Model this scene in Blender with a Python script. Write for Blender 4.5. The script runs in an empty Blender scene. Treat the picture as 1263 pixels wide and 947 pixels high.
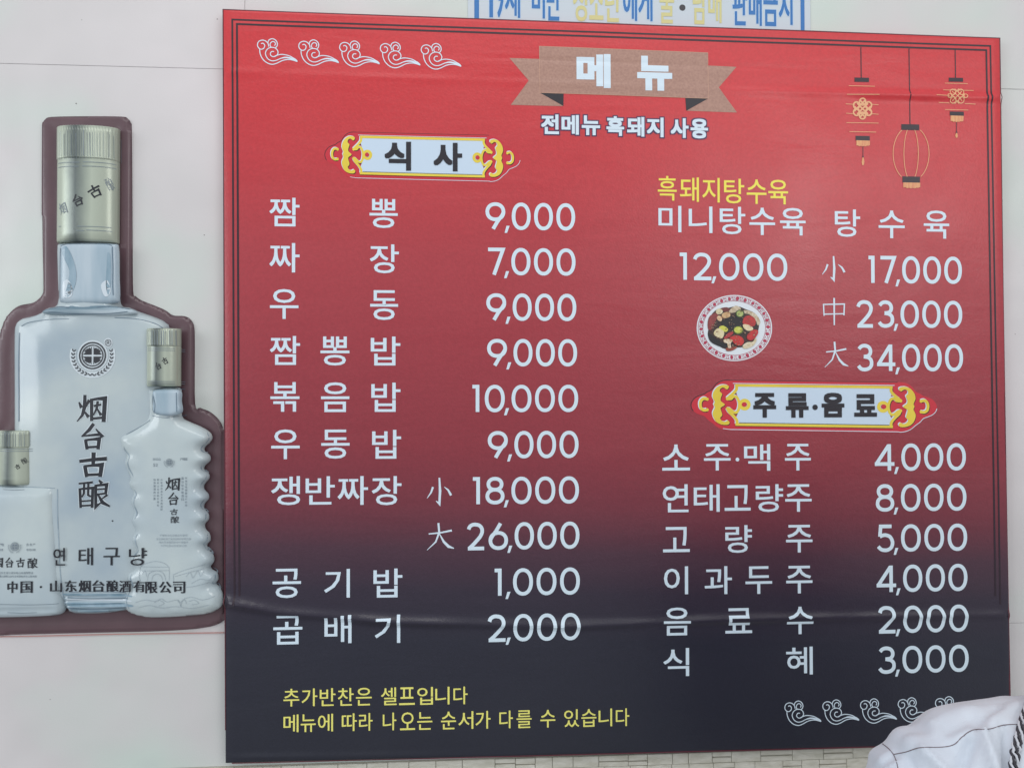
import bpy, bmesh, math, random
import numpy as np
from mathutils import Vector, Matrix, noise
from mathutils.geometry import delaunay_2d_cdt, tessellate_polygon
from mathutils.bvhtree import BVHTree

random.seed(7)
S = bpy.context.scene
COL = S.collection

# ------------------------------------------------------------------ camera
F_PX, CX, CY = 930.0, 631.5, 473.5
CAM = Vector((0.3769018, -1.22459659, 1.58428056))
RC = Matrix(((0.997972979, 0.000582840391, -0.0636364133),
             (-0.0636240877, -0.012568075, -0.997894794),
             (-0.0013814006, 0.999920849, -0.0125055166)))
cam_data = bpy.data.cameras.new('camera')
cam_data.sensor_width = 36.0
cam_data.lens = F_PX / 1263.0 * 36.0
cam_data.clip_start = 0.02
cam_data.clip_end = 60
cam = bpy.data.objects.new('camera', cam_data)
COL.objects.link(cam)
cam.matrix_world = Matrix.Translation(CAM) @ RC.to_4x4()
S.camera = cam

# ------------------------------------------------------------------ light of the room
world = bpy.data.worlds.new('World')
S.world = world
world.use_nodes = True
wb = world.node_tree.nodes['Background']
wb.inputs[0].default_value = (0.86, 0.93, 1.0, 1)
wb.inputs[1].default_value = 0.50
# the room around: pale ceiling, darker floor
wnt = world.node_tree
wtc = wnt.nodes.new('ShaderNodeTexCoord')
wsp = wnt.nodes.new('ShaderNodeSeparateXYZ')
wmr = wnt.nodes.new('ShaderNodeMapRange')
wmr.inputs['From Min'].default_value = -0.8
wmr.inputs['From Max'].default_value = 0.8
wrp = wnt.nodes.new('ShaderNodeValToRGB')
wrp.color_ramp.elements[0].color = (0.48, 0.50, 0.52, 1)
wrp.color_ramp.elements[1].color = (1.12, 1.18, 1.25, 1)
wnt.links.new(wtc.outputs['Generated'], wsp.inputs[0])
wnt.links.new(wsp.outputs['Z'], wmr.inputs['Value'])
wnt.links.new(wmr.outputs[0], wrp.inputs[0])
wnt.links.new(wrp.outputs[0], wb.inputs[0])


def area(name, loc, target, sx, sy, power, col):
    l = bpy.data.lights.new(name, 'AREA')
    l.shape = 'RECTANGLE'
    l.size, l.size_y, l.energy, l.color = sx, sy, power, col
    o = bpy.data.objects.new(name, l)
    COL.objects.link(o)
    o.location = loc
    o.rotation_euler = (Vector(target) - Vector(loc)).to_track_quat('-Z', 'Y').to_euler()
    return o


area('overhead_fill_light', (0.5, -1.6, 3.5), (0.6, -0.1, 1.6), 2.4, 0.8, 13, (1.0, 0.985, 0.96))  # added area lamp overhead, no fixture in view
area('left_fill_light', (-2.7, -2.3, 2.1), (0.3, 0, 1.5), 1.6, 1.5, 30, (0.92, 0.97, 1.0))  # added cool fill from the left, no window seen there
area('right_fill_light', (2.6, -3.2, 2.7), (0.8, 0, 1.5), 1.6, 1.0, 18, (1.0, 0.99, 0.97))  # added fill from behind right of the camera, source unseen
S.view_settings.view_transform = 'Standard'
S.view_settings.look = 'None'
S.view_settings.exposure = 0.40
S.view_settings.gamma = 1.0


# ------------------------------------------------------------------ helpers
def W(px, py, d=0.0):
    """the point at distance d in front of the wall seen at photograph pixel (px, py)"""
    v = RC @ Vector(((px - CX) / F_PX, -(py - CY) / F_PX, -1.0))
    k = (-d - CAM.y) / v.y
    return CAM + v * k


def XZ(px, py, d=0.0):
    p = W(px, py, d)
    return (p.x, p.z)


def local(cx, cy, d):
    """centre and metres per pixel on the plane, along x and z"""
    p = W(cx, cy, d)
    a, b = W(cx + 1, cy, d), W(cx, cy + 1, d)
    return p.x, p.z, (a.x - p.x), (p.z - b.z)


def lin(c):
    out = []
    for v in c:
        v = v / 255.0
        out.append(v / 12.92 if v <= 0.04045 else ((v + 0.055) / 1.055) ** 2.4)
    return out


ILL = 1.05


def alb(c):
    return tuple(min(0.88, max(0.002, v / ILL)) for v in lin(c)) + (1,)


def mat(name, c, rough=0.5, metal=0.0, bump=0.0, bscale=300.0, mottle=0.0, mscale=6.0, c2=None, stretch=(1, 1, 1), spec=0.5):
    m = bpy.data.materials.new(name)
    m.use_nodes = True
    nt = m.node_tree
    b = nt.nodes['Principled BSDF']
    b.inputs['Base Color'].default_value = alb(c)
    b.inputs['Roughness'].default_value = rough
    b.inputs['Metallic'].default_value = metal
    b.inputs['Specular IOR Level'].default_value = spec
    tc = nt.nodes.new('ShaderNodeTexCoord')
    if c2 is not None:
        mp = nt.nodes.new('ShaderNodeMapping')
        mp.inputs['Scale'].default_value = stretch
        nz = nt.nodes.new('ShaderNodeTexNoise')
        nz.inputs['Scale'].default_value = mscale
        nz.inputs['Detail'].default_value = 4
        rp = nt.nodes.new('ShaderNodeValToRGB')
        rp.color_ramp.elements[0].position = 0.35
        rp.color_ramp.elements[1].position = 0.65
        rp.color_ramp.elements[0].color = alb(c)
        rp.color_ramp.elements[1].color = alb(c2)
        nt.links.new(tc.outputs['Object'], mp.inputs[0])
        nt.links.new(mp.outputs[0], nz.inputs['Vector'])
        nt.links.new(nz.outputs[0], rp.inputs[0])
        nt.links.new(rp.outputs[0], b.inputs['Base Color'])
    if bump > 0:
        nz = nt.nodes.new('ShaderNodeTexNoise')
        nz.inputs['Scale'].default_value = bscale
        nz.inputs['Detail'].default_value = 3
        bp = nt.nodes.new('ShaderNodeBump')
        bp.inputs['Strength'].default_value = bump
        bp.inputs['Distance'].default_value = 0.001
        nt.links.new(tc.outputs['Object'], nz.inputs['Vector'])
        nt.links.new(nz.outputs[0], bp.inputs['Height'])
        nt.links.new(bp.outputs[0], b.inputs['Normal'])
    return m


M = {}
M['white_ink'] = mat('white_ink', (212, 228, 240), 0.42, bump=0.15, bscale=500)
M['price_ink'] = mat('price_ink', (212, 229, 240), 0.42, bump=0.15, bscale=500)
M['yellow_ink'] = mat('yellow_ink', (240, 226, 84), 0.42)
M['pale_yellow_ink'] = mat('pale_yellow_ink', (236, 230, 120), 0.42)
M['gold_ink'] = mat('gold_ink', (222, 196, 60), 0.4, c2=(232, 208, 72), mscale=20)
M['black_ink'] = mat('black_ink', (30, 26, 36), 0.42)
M['frame_ink'] = mat('frame_ink', (40, 22, 36), 0.42)
M['outline_ink'] = mat('outline_ink', (72, 38, 78), 0.42)
M['plaque_red'] = mat('plaque_red', (200, 42, 58), 0.42)
M['plaque_white'] = mat('plaque_white', (200, 217, 234), 0.42)
M['ribbon_ink'] = mat('ribbon_ink', (162, 122, 108), 0.45, c2=(176, 136, 120), mscale=260, bump=0.2, bscale=400)
M['lantern_gold'] = mat('lantern_gold', (232, 172, 126), 0.42)
M['fringe_ink'] = mat('fringe_ink', (230, 172, 116), 0.42, c2=(214, 132, 96), mscale=60, stretch=(8, 1, 1))
M['edge_red'] = mat('edge_red', (92, 38, 50), 0.4)
M['plate_white'] = mat('plate_white', (220, 226, 232), 0.42)
M['pattern_red'] = mat('pattern_red', (176, 44, 76), 0.42)
M['maroon'] = mat('maroon_plastic', (92, 70, 76), 0.3, bump=0.25, bscale=90, c2=(102, 78, 84), mscale=14)
M['glass_print'] = mat('glass_print', (158, 174, 186), 0.16, c2=(192, 202, 202), mscale=6, bump=0.15, bscale=60)
M['glass_print_pale'] = mat('glass_print_pale', (172, 186, 194), 0.16, c2=(192, 203, 204), mscale=8, bump=0.18, bscale=70)
M['neck_print'] = mat('neck_print', (150, 172, 186), 0.25, c2=(182, 196, 206), mscale=14, stretch=(2.4, 1, 0.35))
M['ring_print'] = mat('ring_print', (104, 128, 142), 0.25, c2=(186, 200, 208), mscale=20, stretch=(0.35, 1, 3.2))
M['black_print'] = mat('black_print', (28, 31, 40), 0.4)
M['grey_print'] = mat('grey_print', (120, 132, 142), 0.35)
M['faint_print'] = mat('faint_print', (164, 176, 184), 0.35)
M['emboss_white'] = mat('emboss_white', (206, 216, 222), 0.25)
M['paper'] = mat('paper', (196, 206, 214), 0.5)
M['blue_ink'] = mat('blue_ink', (40, 112, 180), 0.45)
M['halo_ink'] = mat('halo_ink', (186, 208, 228), 0.45)
M['khaki_ink'] = mat('khaki_ink', (206, 200, 140), 0.45)
M['dark_dot'] = mat('dark_dot', (50, 48, 54), 0.45)
M['thread'] = mat('thread', (118, 106, 112), 0.8)
M['stain'] = mat('stain', (70, 62, 58), 0.7)


def lnk(o, parent=None):
    COL.objects.link(o)
    if parent is not None:
        o.parent = parent
    return o


def thing(name, label, cat, loc):
    o = bpy.data.objects.new(name, None)
    o.empty_display_size = 0.05
    o.location = loc
    o['label'] = label
    o['category'] = cat
    COL.objects.link(o)
    return o


WL = {}


def wloc(o):
    p = Vector((0, 0, 0))
    while o is not None:
        p += o.location
        o = o.parent
    return p


def mesh_obj(name, verts, faces, m, parent=None, smooth=False, label=None, origin=None):
    """verts in world coordinates; the object's own origin is `origin`, or its parent's"""
    base = wloc(parent) if parent is not None else Vector((0, 0, 0))
    org = Vector(origin) if origin is not None else base
    me = bpy.data.meshes.new(name)
    me.from_pydata([(v[0] - org.x, v[1] - org.y, v[2] - org.z) for v in verts], [], faces)
    if m is not None:
        me.materials.append(m)
    if smooth:
        me.polygons.foreach_set('use_smooth', [True] * len(me.polygons))
    me.update()
    o = bpy.data.objects.new(name, me)
    o.location = org - base
    lnk(o, parent)
    if label:
        o['label'] = label
    return o


def catmull(pts, n=6, closed=False):
    P = [Vector((p[0], p[1])) for p in pts]
    out = []
    N = len(P)
    rng = range(N) if closed else range(N - 1)
    for i in rng:
        if closed:
            a, b, c, d = P[(i - 1) % N], P[i], P[(i + 1) % N], P[(i + 2) % N]
        else:
            a, b, c, d = P[max(i - 1, 0)], P[i], P[i + 1], P[min(i + 2, N - 1)]
        for k in range(n):
            t = k / n
            q = 0.5 * ((2 * b) + (c - a) * t + (2 * a - 5 * b + 4 * c - d) * t * t + (3 * b - a - 3 * c + d) * t ** 3)
            out.append((q.x, q.y))
    if not closed:
        out.append((P[-1].x, P[-1].y))
    return out


def ellipse(cx, cy, rx, ry, n=36, p=2.0, a0=0.0, a1=None):
    out = []
    full = a1 is None
    a1 = a0 + 2 * math.pi if full else a1
    for i in range(n if full else n + 1):
        a = a0 + (a1 - a0) * i / n
        c, s = math.cos(a), math.sin(a)
        out.append((cx + rx * math.copysign(abs(c) ** (2 / p), c), cy + ry * math.copysign(abs(s) ** (2 / p), s)))
    return out


class Sheet:
    """flat print: polygons in the plane (x, z) with a tiny layer height each, laid on a surface"""

    def __init__(self, lay=0.0003):
        self.v, self.f, self.lay = [], [], lay

    def poly(self, pts, step=0.000008):
        k = len(self.v)
        self.lay += step
        self.v += [(p[0], self.lay, p[1]) for p in pts]
        if len(pts) <= 3:
            self.f.append(tuple(range(k, k + len(pts))))
        else:
            for t in tessellate_polygon([[Vector((p[0], p[1], 0)) for p in pts]]):
                self.f.append(tuple(i + k for i in t))

    def ribbon(self, pts, w, closed=False, step=0.000008, square=True):
        """w: width in metres, one number or one per point"""
        n = len(pts)
        P = [Vector(p) for p in pts]
        ww = w if isinstance(w, (list, tuple)) else [w] * n
        self.lay += step
        k = len(self.v)
        for i in range(n):
            a = P[i - 1] if (i > 0 or closed) else None
            c = P[(i + 1) % n] if (i < n - 1 or closed) else None
            d1 = (P[i] - a).normalized() if a is not None and (P[i] - a).length > 1e-9 else None
            d2 = (c - P[i]).normalized() if c is not None and (c - P[i]).length > 1e-9 else None
            d1 = d1 or d2
            d2 = d2 or d1
            t = (d1 + d2)
            t = t.normalized() if t.length > 1e-6 else d1
            nrm = Vector((-t.y, t.x))
            cosv = max(0.45, abs(nrm.dot(Vector((-d1.y, d1.x)))))
            h = ww[i] / 2 / cosv
            self.v.append((P[i].x + nrm.x * h, self.lay, P[i].y + nrm.y * h))
            self.v.append((P[i].x - nrm.x * h, self.lay, P[i].y - nrm.y * h))
        for i in range(n if closed else n - 1):
            a, b = k + 2 * i, k + 2 * ((i + 1) % n)
            self.f.append((a, b, b + 1, a + 1))

    def build(self, name, m, parent, surf, cuts_z=(), cuts_x=(), label=None, origin=None):
        bm = bmesh.new()
        vs = [bm.verts.new(v) for v in self.v]
        for f in self.f:
            try:
                bm.faces.new([vs[i] for i in f])
            except ValueError:
                pass
        bmesh.ops.triangulate(bm, faces=[f for f in bm.faces if len(f.verts) > 4])
        zs = [v.co.z for v in bm.verts]
        xs = [v.co.x for v in bm.verts]
        for z in cuts_z:
            if min(zs) < z < max(zs):
                bmesh.ops.bisect_plane(bm, geom=bm.verts[:] + bm.edges[:] + bm.faces[:], dist=1e-7, plane_co=(0, 0, z), plane_no=(0, 0, 1))
        for x in cuts_x:
            if min(xs) < x < max(xs):
                bmesh.ops.bisect_plane(bm, geom=bm.verts[:] + bm.edges[:] + bm.faces[:], dist=1e-7, plane_co=(x, 0, 0), plane_no=(1, 0, 0))
        bm.normal_update()
        fl = [f for f in bm.faces if f.normal.y > 0]
        if fl:
            bmesh.ops.reverse_faces(bm, faces=fl)
        for v in bm.verts:
            v.co.y = -(surf(v.co.x, v.co.z) + v.co.y)
        bm.verts.index_update()
        verts = [tuple(v.co) for v in bm.verts]
        faces = [tuple(v.index for v in f.verts) for f in bm.faces]
        bm.free()
        return mesh_obj(name, verts, faces, m, parent, label=label, origin=origin)


# ------------------------------------------------------------------ lettering
GC = {}


def glyph(ch, off):
    key = (ch, off)
    if key not in GC:
        c = bpy.data.curves.new('glyph', 'FONT')
        c.body = ch
        c.offset = off
        c.resolution_u = 3
        o = bpy.data.objects.new('glyph', c)
        COL.objects.link(o)
        dg = bpy.context.evaluated_depsgraph_get()
        me = o.evaluated_get(dg).to_mesh()
        vs = [(v.co.x, v.co.y) for v in me.vertices]
        fs = [tuple(p.vertices) for p in me.polygons]
        bpy.data.objects.remove(o)
        bpy.data.curves.remove(c)
        x0, x1 = min(v[0] for v in vs), max(v[0] for v in vs)
        y0, y1 = min(v[1] for v in vs), max(v[1] for v in vs)
        GC[key] = ([((x - x0) / (x1 - x0), (y - y0) / (y1 - y0)) for x, y in vs], fs)
    return GC[key]


def put_glyph(sh, ch, box, off, d, grow=0.0, rot=0.0, dx=0.0, dy=0.0):
    """fit one character into the photograph's box, upright on the wall plane"""
    x0, y0, x1, y1 = box
    X, Z, kx, kz = local((x0 + x1) / 2 + dx, (y0 + y1) / 2 + dy, d)
    w, h = (x1 - x0 + grow) * kx, (y1 - y0 + grow) * kz
    vs, fs = glyph(ch, off)
    sh.lay += 0.000006
    k = len(sh.v)
    c, s = math.cos(rot), math.sin(rot)
    for u, v in vs:
        a, b = (u - 0.5) * w, (v - 0.5) * h
        sh.v.append((X + a * c - b * s, sh.lay, Z + a * s + b * c))
    sh.f += [tuple(i + k for i in f) for f in fs]


def put_heavy(sh, ch, box, d, r, off=0.0, grow=0.0):
    """a bolder cut of the character: the same outline printed over itself, spread by r pixels"""
    x0, y0, x1, y1 = box
    g = grow / 2
    for ix in (-1, 0, 1):
        for iy in (-1, 0, 1):
            put_glyph(sh, ch, (x0 - g + r, y0 - g + r, x1 + g - r, y1 + g - r), off, d, dx=ix * r, dy=iy * r)


def ell_pts(cx, cy, rx, ry, n=30, p=2.15):
    return ellipse(cx, cy, rx, ry, n, p)


# centre lines of the round geometric numerals in a unit box, y up; (points, closed, smooth)
DIG = {
    '0': [(ell_pts(.5, .5, .5, .5), True, False)],
    '1': [([(0, 1), (1, 1), (1, -0.06)], False, False)],
    '2': [([(0.03, .80), (.12, .92), (.3, .99), (.5, 1), (.74, .96), (.9, .84), (.93, .70), (.84, .54), (.64, .37), (.3, .14), (0.06, 0.0)], False, True),
          ([(-0.02, 0), (1.06, 0)], False, False)],
    '3': [([(.06, .86), (.22, .96), (.46, 1), (.74, .96), (.9, .84), (.9, .68), (.74, .57), (.42, .54)], False, True),
          ([(.42, .54), (.76, .5), (.97, .38), (.98, .18), (.8, .05), (.48, 0), (.2, .04), (.02, .16)], False, True)],
    '4': [([(.78, -0.06), (.78, 1.05)], False, False), ([(.74, 1.0), (0.0, .22)], False, False), ([(-0.09, .22), (1.08, .22)], False, False)],
    '5': [([(.94, 1), (.18, 1), (.12, .57)], False, False),
          ([(.12, .57), (.3, .62), (.55, .63), (.84, .55), (1, .34), (.93, .13), (.7, .02), (.45, 0), (.2, .04), (.0, .16)], False, True)],
    '6': [(ell_pts(.5, .32, .5, .32), True, False), ([(.64, 1.04), (.36, .72), (.12, .50), (.02, .38)], False, True)],
    '7': [([(-0.06, 1), (1, 1), (.36, -0.06)], False, False)],
    '8': [(ell_pts(.5, .77, .43, .23), True, False), (ell_pts(.5, .27, .5, .27), True, False)],
    '9': [(ell_pts(.5, .68, .5, .32), True, False), ([(.36, -.04), (.64, .28), (.88, .50), (.98, .62)], False, True)],
}
DW = {'0': 24, '1': 10.5, '2': 23, '3': 22, '4': 25, '5': 21.5, '6': 24, '7': 22, '8': 22.5, '9': 25}


def put_price(s, box, d, th=4.5):
    """one sheet for each numeral and comma"""
    x0, y0, x1, y1 = box
    X, Z, kx, kz = local((x0 + x1) / 2, (y0 + y1) / 2, d)
    Wd, H = (x1 - x0) * kx, 33.8 * kz
    tot, lay, prev = 0.0, [], None
    for ch in s:
        if ch == ',':
            if prev == '1':
                tot += 5.5
            lay.append((',', tot))
            tot += 3.8
            prev = ','
            continue
        if prev is not None:
            tot += 4.3 if prev != '1' else 6.5
        lay.append((ch, tot))
        tot += DW[ch]
        prev = ch
    k = Wd / tot
    t = th * kz
    out = []
    for ch, a in lay:
        sh = Sheet()
        if ch == ',':
            cx, b = X - Wd / 2 + a * k + 0.0020, Z - H / 2
            w = 0.0050
            sh.poly([(cx - 0.0032, b - 0.0048), (cx - 0.0032 + w * .8, b - 0.0048), (cx + 0.0024 + w * .5, b + 0.0066), (cx + 0.0024 - w * .5, b + 0.0066)])
            out.append((ch, sh))
            continue
        xl, w = X - Wd / 2 + a * k + t / 2, DW[ch] * k - t
        for pts, closed, smooth in DIG[ch]:
            q = [(xl + u * w, Z - H / 2 + t / 2 + v * (H - t)) for u, v in pts]
            if smooth:
                q = catmull(q, 5)
            sh.ribbon(q, t, closed)
        out.append((ch, sh))
    return out


def line_part(name, parent, label=None):
    o = bpy.data.objects.new(name, None)
    o.empty_display_size = 0.02
    COL.objects.link(o)
    o.parent = parent
    if label:
        o['label'] = label
    return o


# brush characters in a unit box, y down: strokes of (points, widths)
BR = {
    '小': [([(.50, .0), (.53, .5), (.50, .98), (.36, .86)], [.07, .11, .10, .02]), ([(.24, .34), (.16, .55), (.0, .76)], [.09, .07, .02]), ([(.70, .34), (.86, .46), (.98, .66)], [.02, .08, .10])],
    '大': [([(.06, .40), (.5, .36), (.92, .28)], [.05, .06, .08]), ([(.42, .0), (.45, .35), (.32, .70), (.0, 1.0)], [.08, .08, .06, .02]), ([(.46, .40), (.62, .70), (.80, .88), (1.0, .95)], [.03, .09, .11, .03])],
    '中': [([(.04, .22), (.06, .66)], [.06, .05]), ([(.04, .24), (.94, .22), (.92, .64)], [.05, .06, .06]), ([(.06, .60), (.92, .58)], .05), ([(.50, .0), (.50, 1.0)], [.08, .06])],
    '烟': [([(.06, .26), (.15, .46)], [.05, .13]), ([(.42, .18), (.30, .44)], [.12, .05]), ([(.27, .0), (.26, .42), (.18, .74), (.0, .96)], [.11, .13, .10, .03]),
          ([(.24, .58), (.40, .80)], [.05, .13]), ([(.50, .14), (.51, .94)], [.12, .11]), ([(.48, .18), (.70, .14), (.97, .12), (.93, .98)], [.09, .10, .15, .14]),
          ([(.52, .86), (.92, .82)], .09), ([(.58, .40), (.84, .35)], .08), ([(.72, .22), (.68, .50), (.57, .74)], [.09, .09, .04]), ([(.70, .50), (.84, .74)], [.05, .11])],
    '台': [([(.56, .0), (.36, .24), (.02, .50)], [.14, .14, .06]), ([(.04, .48), (.5, .44), (.90, .42)], [.06, .10, .13]), ([(.66, .20), (.98, .52)], [.05, .15]),
          ([(.20, .62), (.26, 1.0)], [.13, .12]), ([(.18, .64), (.50, .61), (.82, .58), (.76, 1.0)], [.09, .10, .15, .13]), ([(.26, .92), (.76, .90)], .10)],
    '古': [([(.0, .36), (.5, .29), (1.0, .26)], [.12, .12, .15]), ([(.52, .0), (.50, .52)], [.15, .12]),
          ([(.20, .54), (.27, 1.0)], [.13, .12]), ([(.18, .56), (.50, .53), (.82, .50), (.76, 1.0)], [.09, .10, .15, .13]), ([(.27, .92), (.76, .90)], .10)],
    '酿': [([(.0, .12), (.46, .08)], [.07, .09]), ([(.04, .30), (.07, 1.0)], [.10, .09]), ([(.03, .32), (.46, .28), (.44, 1.0)], [.07, .10, .10]), ([(.07, .93), (.43, .91)], .07),
          ([(.18, .12), (.17, .48), (.11, .62)], [.08, .08, .04]), ([(.32, .10), (.31, .54), (.40, .60)], [.08, .08, .06]), ([(.10, .76), (.40, .74)], .06),
          ([(.66, .0), (.76, .12)], [.06, .13]), ([(.54, .20), (.92, .16), (.88, .52)], [.08, .11, .10]), ([(.56, .18), (.56, .98), (.76, .80)], [.10, .11, .03]),
          ([(.58, .34), (.86, .32)], .06), ([(.58, .52), (.88, .49)], .07), ([(.94, .54), (.74, .70)], [.09, .04]), ([(.64, .54), (.78, .82), (1.02, .96)], [.06, .13, .07])],
}


def put_brush(sh, ch, box, d, fat=1.0, rot=0.0, axis=None):
    x0, y0, x1, y1 = box
    X, Z, kx, kz = local((x0 + x1) / 2, (y0 + y1) / 2, d)
    w, h = (x1 - x0) * kx, (y1 - y0) * kz
    c, s = math.cos(rot), math.sin(rot)
    for pts, wd in BR[ch]:
        P = [((u - .5) * w, (.5 - v) * h) for u, v in pts]
        P = [(X + a * c - b * s, Z + a * s + b * c) for a, b in P]
        ww = wd if isinstance(wd, list) else [wd] * len(pts)
        ww = [q * min(w, h) * fat for q in ww]
        if len(P) > 2 and ch in '小大' or len(P) == 4:
            sh.ribbon(P, ww)
        else:
            sh.ribbon(P, ww)


# ------------------------------------------------------------------ wall of white panels
def box_mesh(x0, x1, y0, y1, z0, z1, bev=0.0):
    bm = bmesh.new()
    r = bmesh.ops.create_cube(bm, size=1)
    for v in r['verts']:
        v.co = Vector(((x0 + x1) / 2 + v.co.x * (x1 - x0), (y0 + y1) / 2 + v.co.y * (y1 - y0), (z0 + z1) / 2 + v.co.z * (z1 - z0)))
    if bev > 0:
        bmesh.ops.bevel(bm, geom=bm.edges[:], offset=bev, segments=1, affect='EDGES')
    bm.verts.index_update()
    v = [tuple(q.co) for q in bm.verts]
    f = [tuple(q.index for q in p.verts) for p in bm.faces]
    bm.free()
    return v, f


def wall_material():
    m = mat('white_wall_panel', (190, 203, 201), 0.33, c2=(206, 202, 207), mscale=1.7)
    nt = m.node_tree
    b = nt.nodes['Principled BSDF']
    tc = nt.nodes.new('ShaderNodeTexCoord')
    n1 = nt.nodes.new('ShaderNodeTexNoise')
    n1.inputs['Scale'].default_value = 5
    n2 = nt.nodes.new('ShaderNodeTexNoise')
    n2.inputs['Scale'].default_value = 420
    b1 = nt.nodes.new('ShaderNodeBump')
    b1.inputs['Strength'].default_value = 0.5
    b1.inputs['Distance'].default_value = 0.02
    b2 = nt.nodes.new('ShaderNodeBump')
    b2.inputs['Strength'].default_value = 0.15
    b2.inputs['Distance'].default_value = 0.001
    nt.links.new(tc.outputs['Object'], n1.inputs['Vector'])
    nt.links.new(tc.outputs['Object'], n2.inputs['Vector'])
    nt.links.new(n1.outputs[0], b1.inputs['Height'])
    nt.links.new(n2.outputs[0], b2.inputs['Height'])
    nt.links.new(b1.outputs[0], b2.inputs['Normal'])
    nt.links.new(b2.outputs[0], b.inputs['Normal'])
    return m


M['wall'] = wall_material()
for n_ in M['wall'].node_tree.nodes:  # soft green and pink reflections painted into the panel colour
    if n_.type == 'VALTORGB':
        while len(n_.color_ramp.elements) < 4:
            n_.color_ramp.elements.new(.5)
        for el, (p_, c_) in zip(n_.color_ramp.elements, [(.32, (190, 199, 197)), (.42, (200, 210, 203)), (.52, (208, 204, 204)), (.66, (217, 211, 212))]):
            el.position = p_
            el.color = alb(c_)
WZ = 0.9965   # where the stone cladding begins
wall = bpy.data.objects.new('wall', None)
wall['kind'] = 'structure'
COL.objects.link(wall)
v, f = box_mesh(-2.6, 3.6, 0.006, 0.12, 0.3, 3.3)
mesh_obj('wall_backing', v, f, mat('wall_backing', (178, 168, 162), 0.8), wall)
sx = [XZ(302, 6)[0] - 0.93 * 3, XZ(302, 6)[0] - 0.93 * 2, XZ(302, 6)[0] - 0.93, XZ(302, 6)[0], XZ(302, 6)[0] + 0.93, XZ(302, 6)[0] + 1.86, XZ(302, 6)[0] + 2.79]
z_top = XZ(60, 80)[1]
z_mid = XZ(1255, 768)[1]
rows_z = [WZ, z_mid, z_top, z_top + 0.92]
for r in range(2, 3):
    xs_ = [-2.6] + [x for x in sx if x > -2.6] + [3.6] if r != 1 else [-2.6, -1.2, 1.75, 3.6]
    if r == 0:
        xs_ = [-2.6, -1.2, 1.75, 3.6]
    for a, b in zip(xs_[:-1], xs_[1:]):
        g = 0.00025
        v, f = box_mesh(a + g, b - g, 0.0, 0.006, rows_z[r] + g, rows_z[r + 1] - g, 0.0003)
        mesh_obj('panel', v, f, M['wall'], wall)
for px, py, r in ((94, 128, .0009), (252, 290, .0008), (268, 24, .0008), (62, 862, .0006), (1252, 412, .0006), (101, 25, .0006)):
    q = Sheet(0.0003)
    X, Z = XZ(px, py)
    q.poly([(X + r * math.cos(a), Z + r * math.sin(a)) for a in np.linspace(0, 6.28, 9)[:-1]])
    q.build('speck', M['stain'], wall, lambda x, z: 0.0)

for a, b, z0, z1 in ((-2.6, -1.2, WZ, z_top), (-1.2, .62, WZ, z_top), (.62, 1.75, WZ, z_mid), (.62, 1.75, z_mid, z_top), (1.75, 3.6, WZ, z_mid), (1.75, 3.6, z_mid, z_top)):
    g = 0.00025
    v, f = box_mesh(a + g, b - g, 0.0, 0.006, z0 + g, z1 - g, 0.0003)
    mesh_obj('panel', v, f, M['wall'], wall)
# stone cladding strip below the panels
M['stone'] = mat('pale_stone', (200, 197, 182), 0.8, c2=(220, 217, 205), mscale=40, stretch=(1, 1, 3))
nt = M['stone'].node_tree
tc = nt.nodes.new('ShaderNodeTexCoord')
mp = nt.nodes.new('ShaderNodeMapping')
mp.inputs['Scale'].default_value = (110, 60, 330)
nz = nt.nodes.new('ShaderNodeTexNoise')
nz.inputs['Scale'].default_value = 1
nz.inputs['Detail'].default_value = 5
bp = nt.nodes.new('ShaderNodeBump')
bp.inputs['Strength'].default_value = 0.9
bp.inputs['Distance'].default_value = 0.0016
nt.links.new(tc.outputs['Object'], mp.inputs[0])
nt.links.new(mp.outputs[0], nz.inputs['Vector'])
nt.links.new(nz.outputs[0], bp.inputs['Height'])
nt.links.new(bp.outputs[0], nt.nodes['Principled BSDF'].inputs['Normal'])
M['grout'] = mat('grout', (186, 182, 168), 0.9)
clad = bpy.data.objects.new('stone_wall_base', None)
clad['kind'] = 'structure'
COL.objects.link(clad)
v, f = box_mesh(-2.6, 3.6, -0.0005, 0.0059, 0.3, WZ)
mesh_obj('grout_bed', v, f, M['grout'], clad)
rng = random.Random(3)
z = WZ - 0.0004
stuff_v, stuff_f = [], []
tally = 0
for r in range(14):
    h = rng.choice((0.018, 0.022, 0.025))
    x = -0.75 + rng.random() * 0.04 if r < 4 else -1.0
    xe = 1.9
    while x < xe:
        w = rng.uniform(0.024, 0.054)
        dep = rng.uniform(0.0022, 0.0042)
        parts = [(x, x + w, z - h, z)]
        if rng.random() < 0.18:
            zz = z - h * rng.uniform(.4, .6)
            parts = [(x, x + w, zz + .0005, z), (x, x + w, z - h, zz - .0005)]
        for (a, b, c, d_) in parts:
            v, f = box_mesh(a + .0004, b - .0004, -dep - rng.uniform(0, .0006), -0.0004, c + .0004, d_ - .0004, 0.0006)
            if r < 4 and -0.5 < x < 1.6 and tally < 296:
                mesh_obj('stone', v, f, M['stone'], clad)
                tally += 1
            else:
                k = len(stuff_v)
                stuff_v += v
                stuff_f += [tuple(i + k for i in q) for q in f]
        x += w
    z -= h
o = mesh_obj('stones', stuff_v, stuff_f, M['stone'], clad)
o['kind'] = 'stuff'

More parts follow.
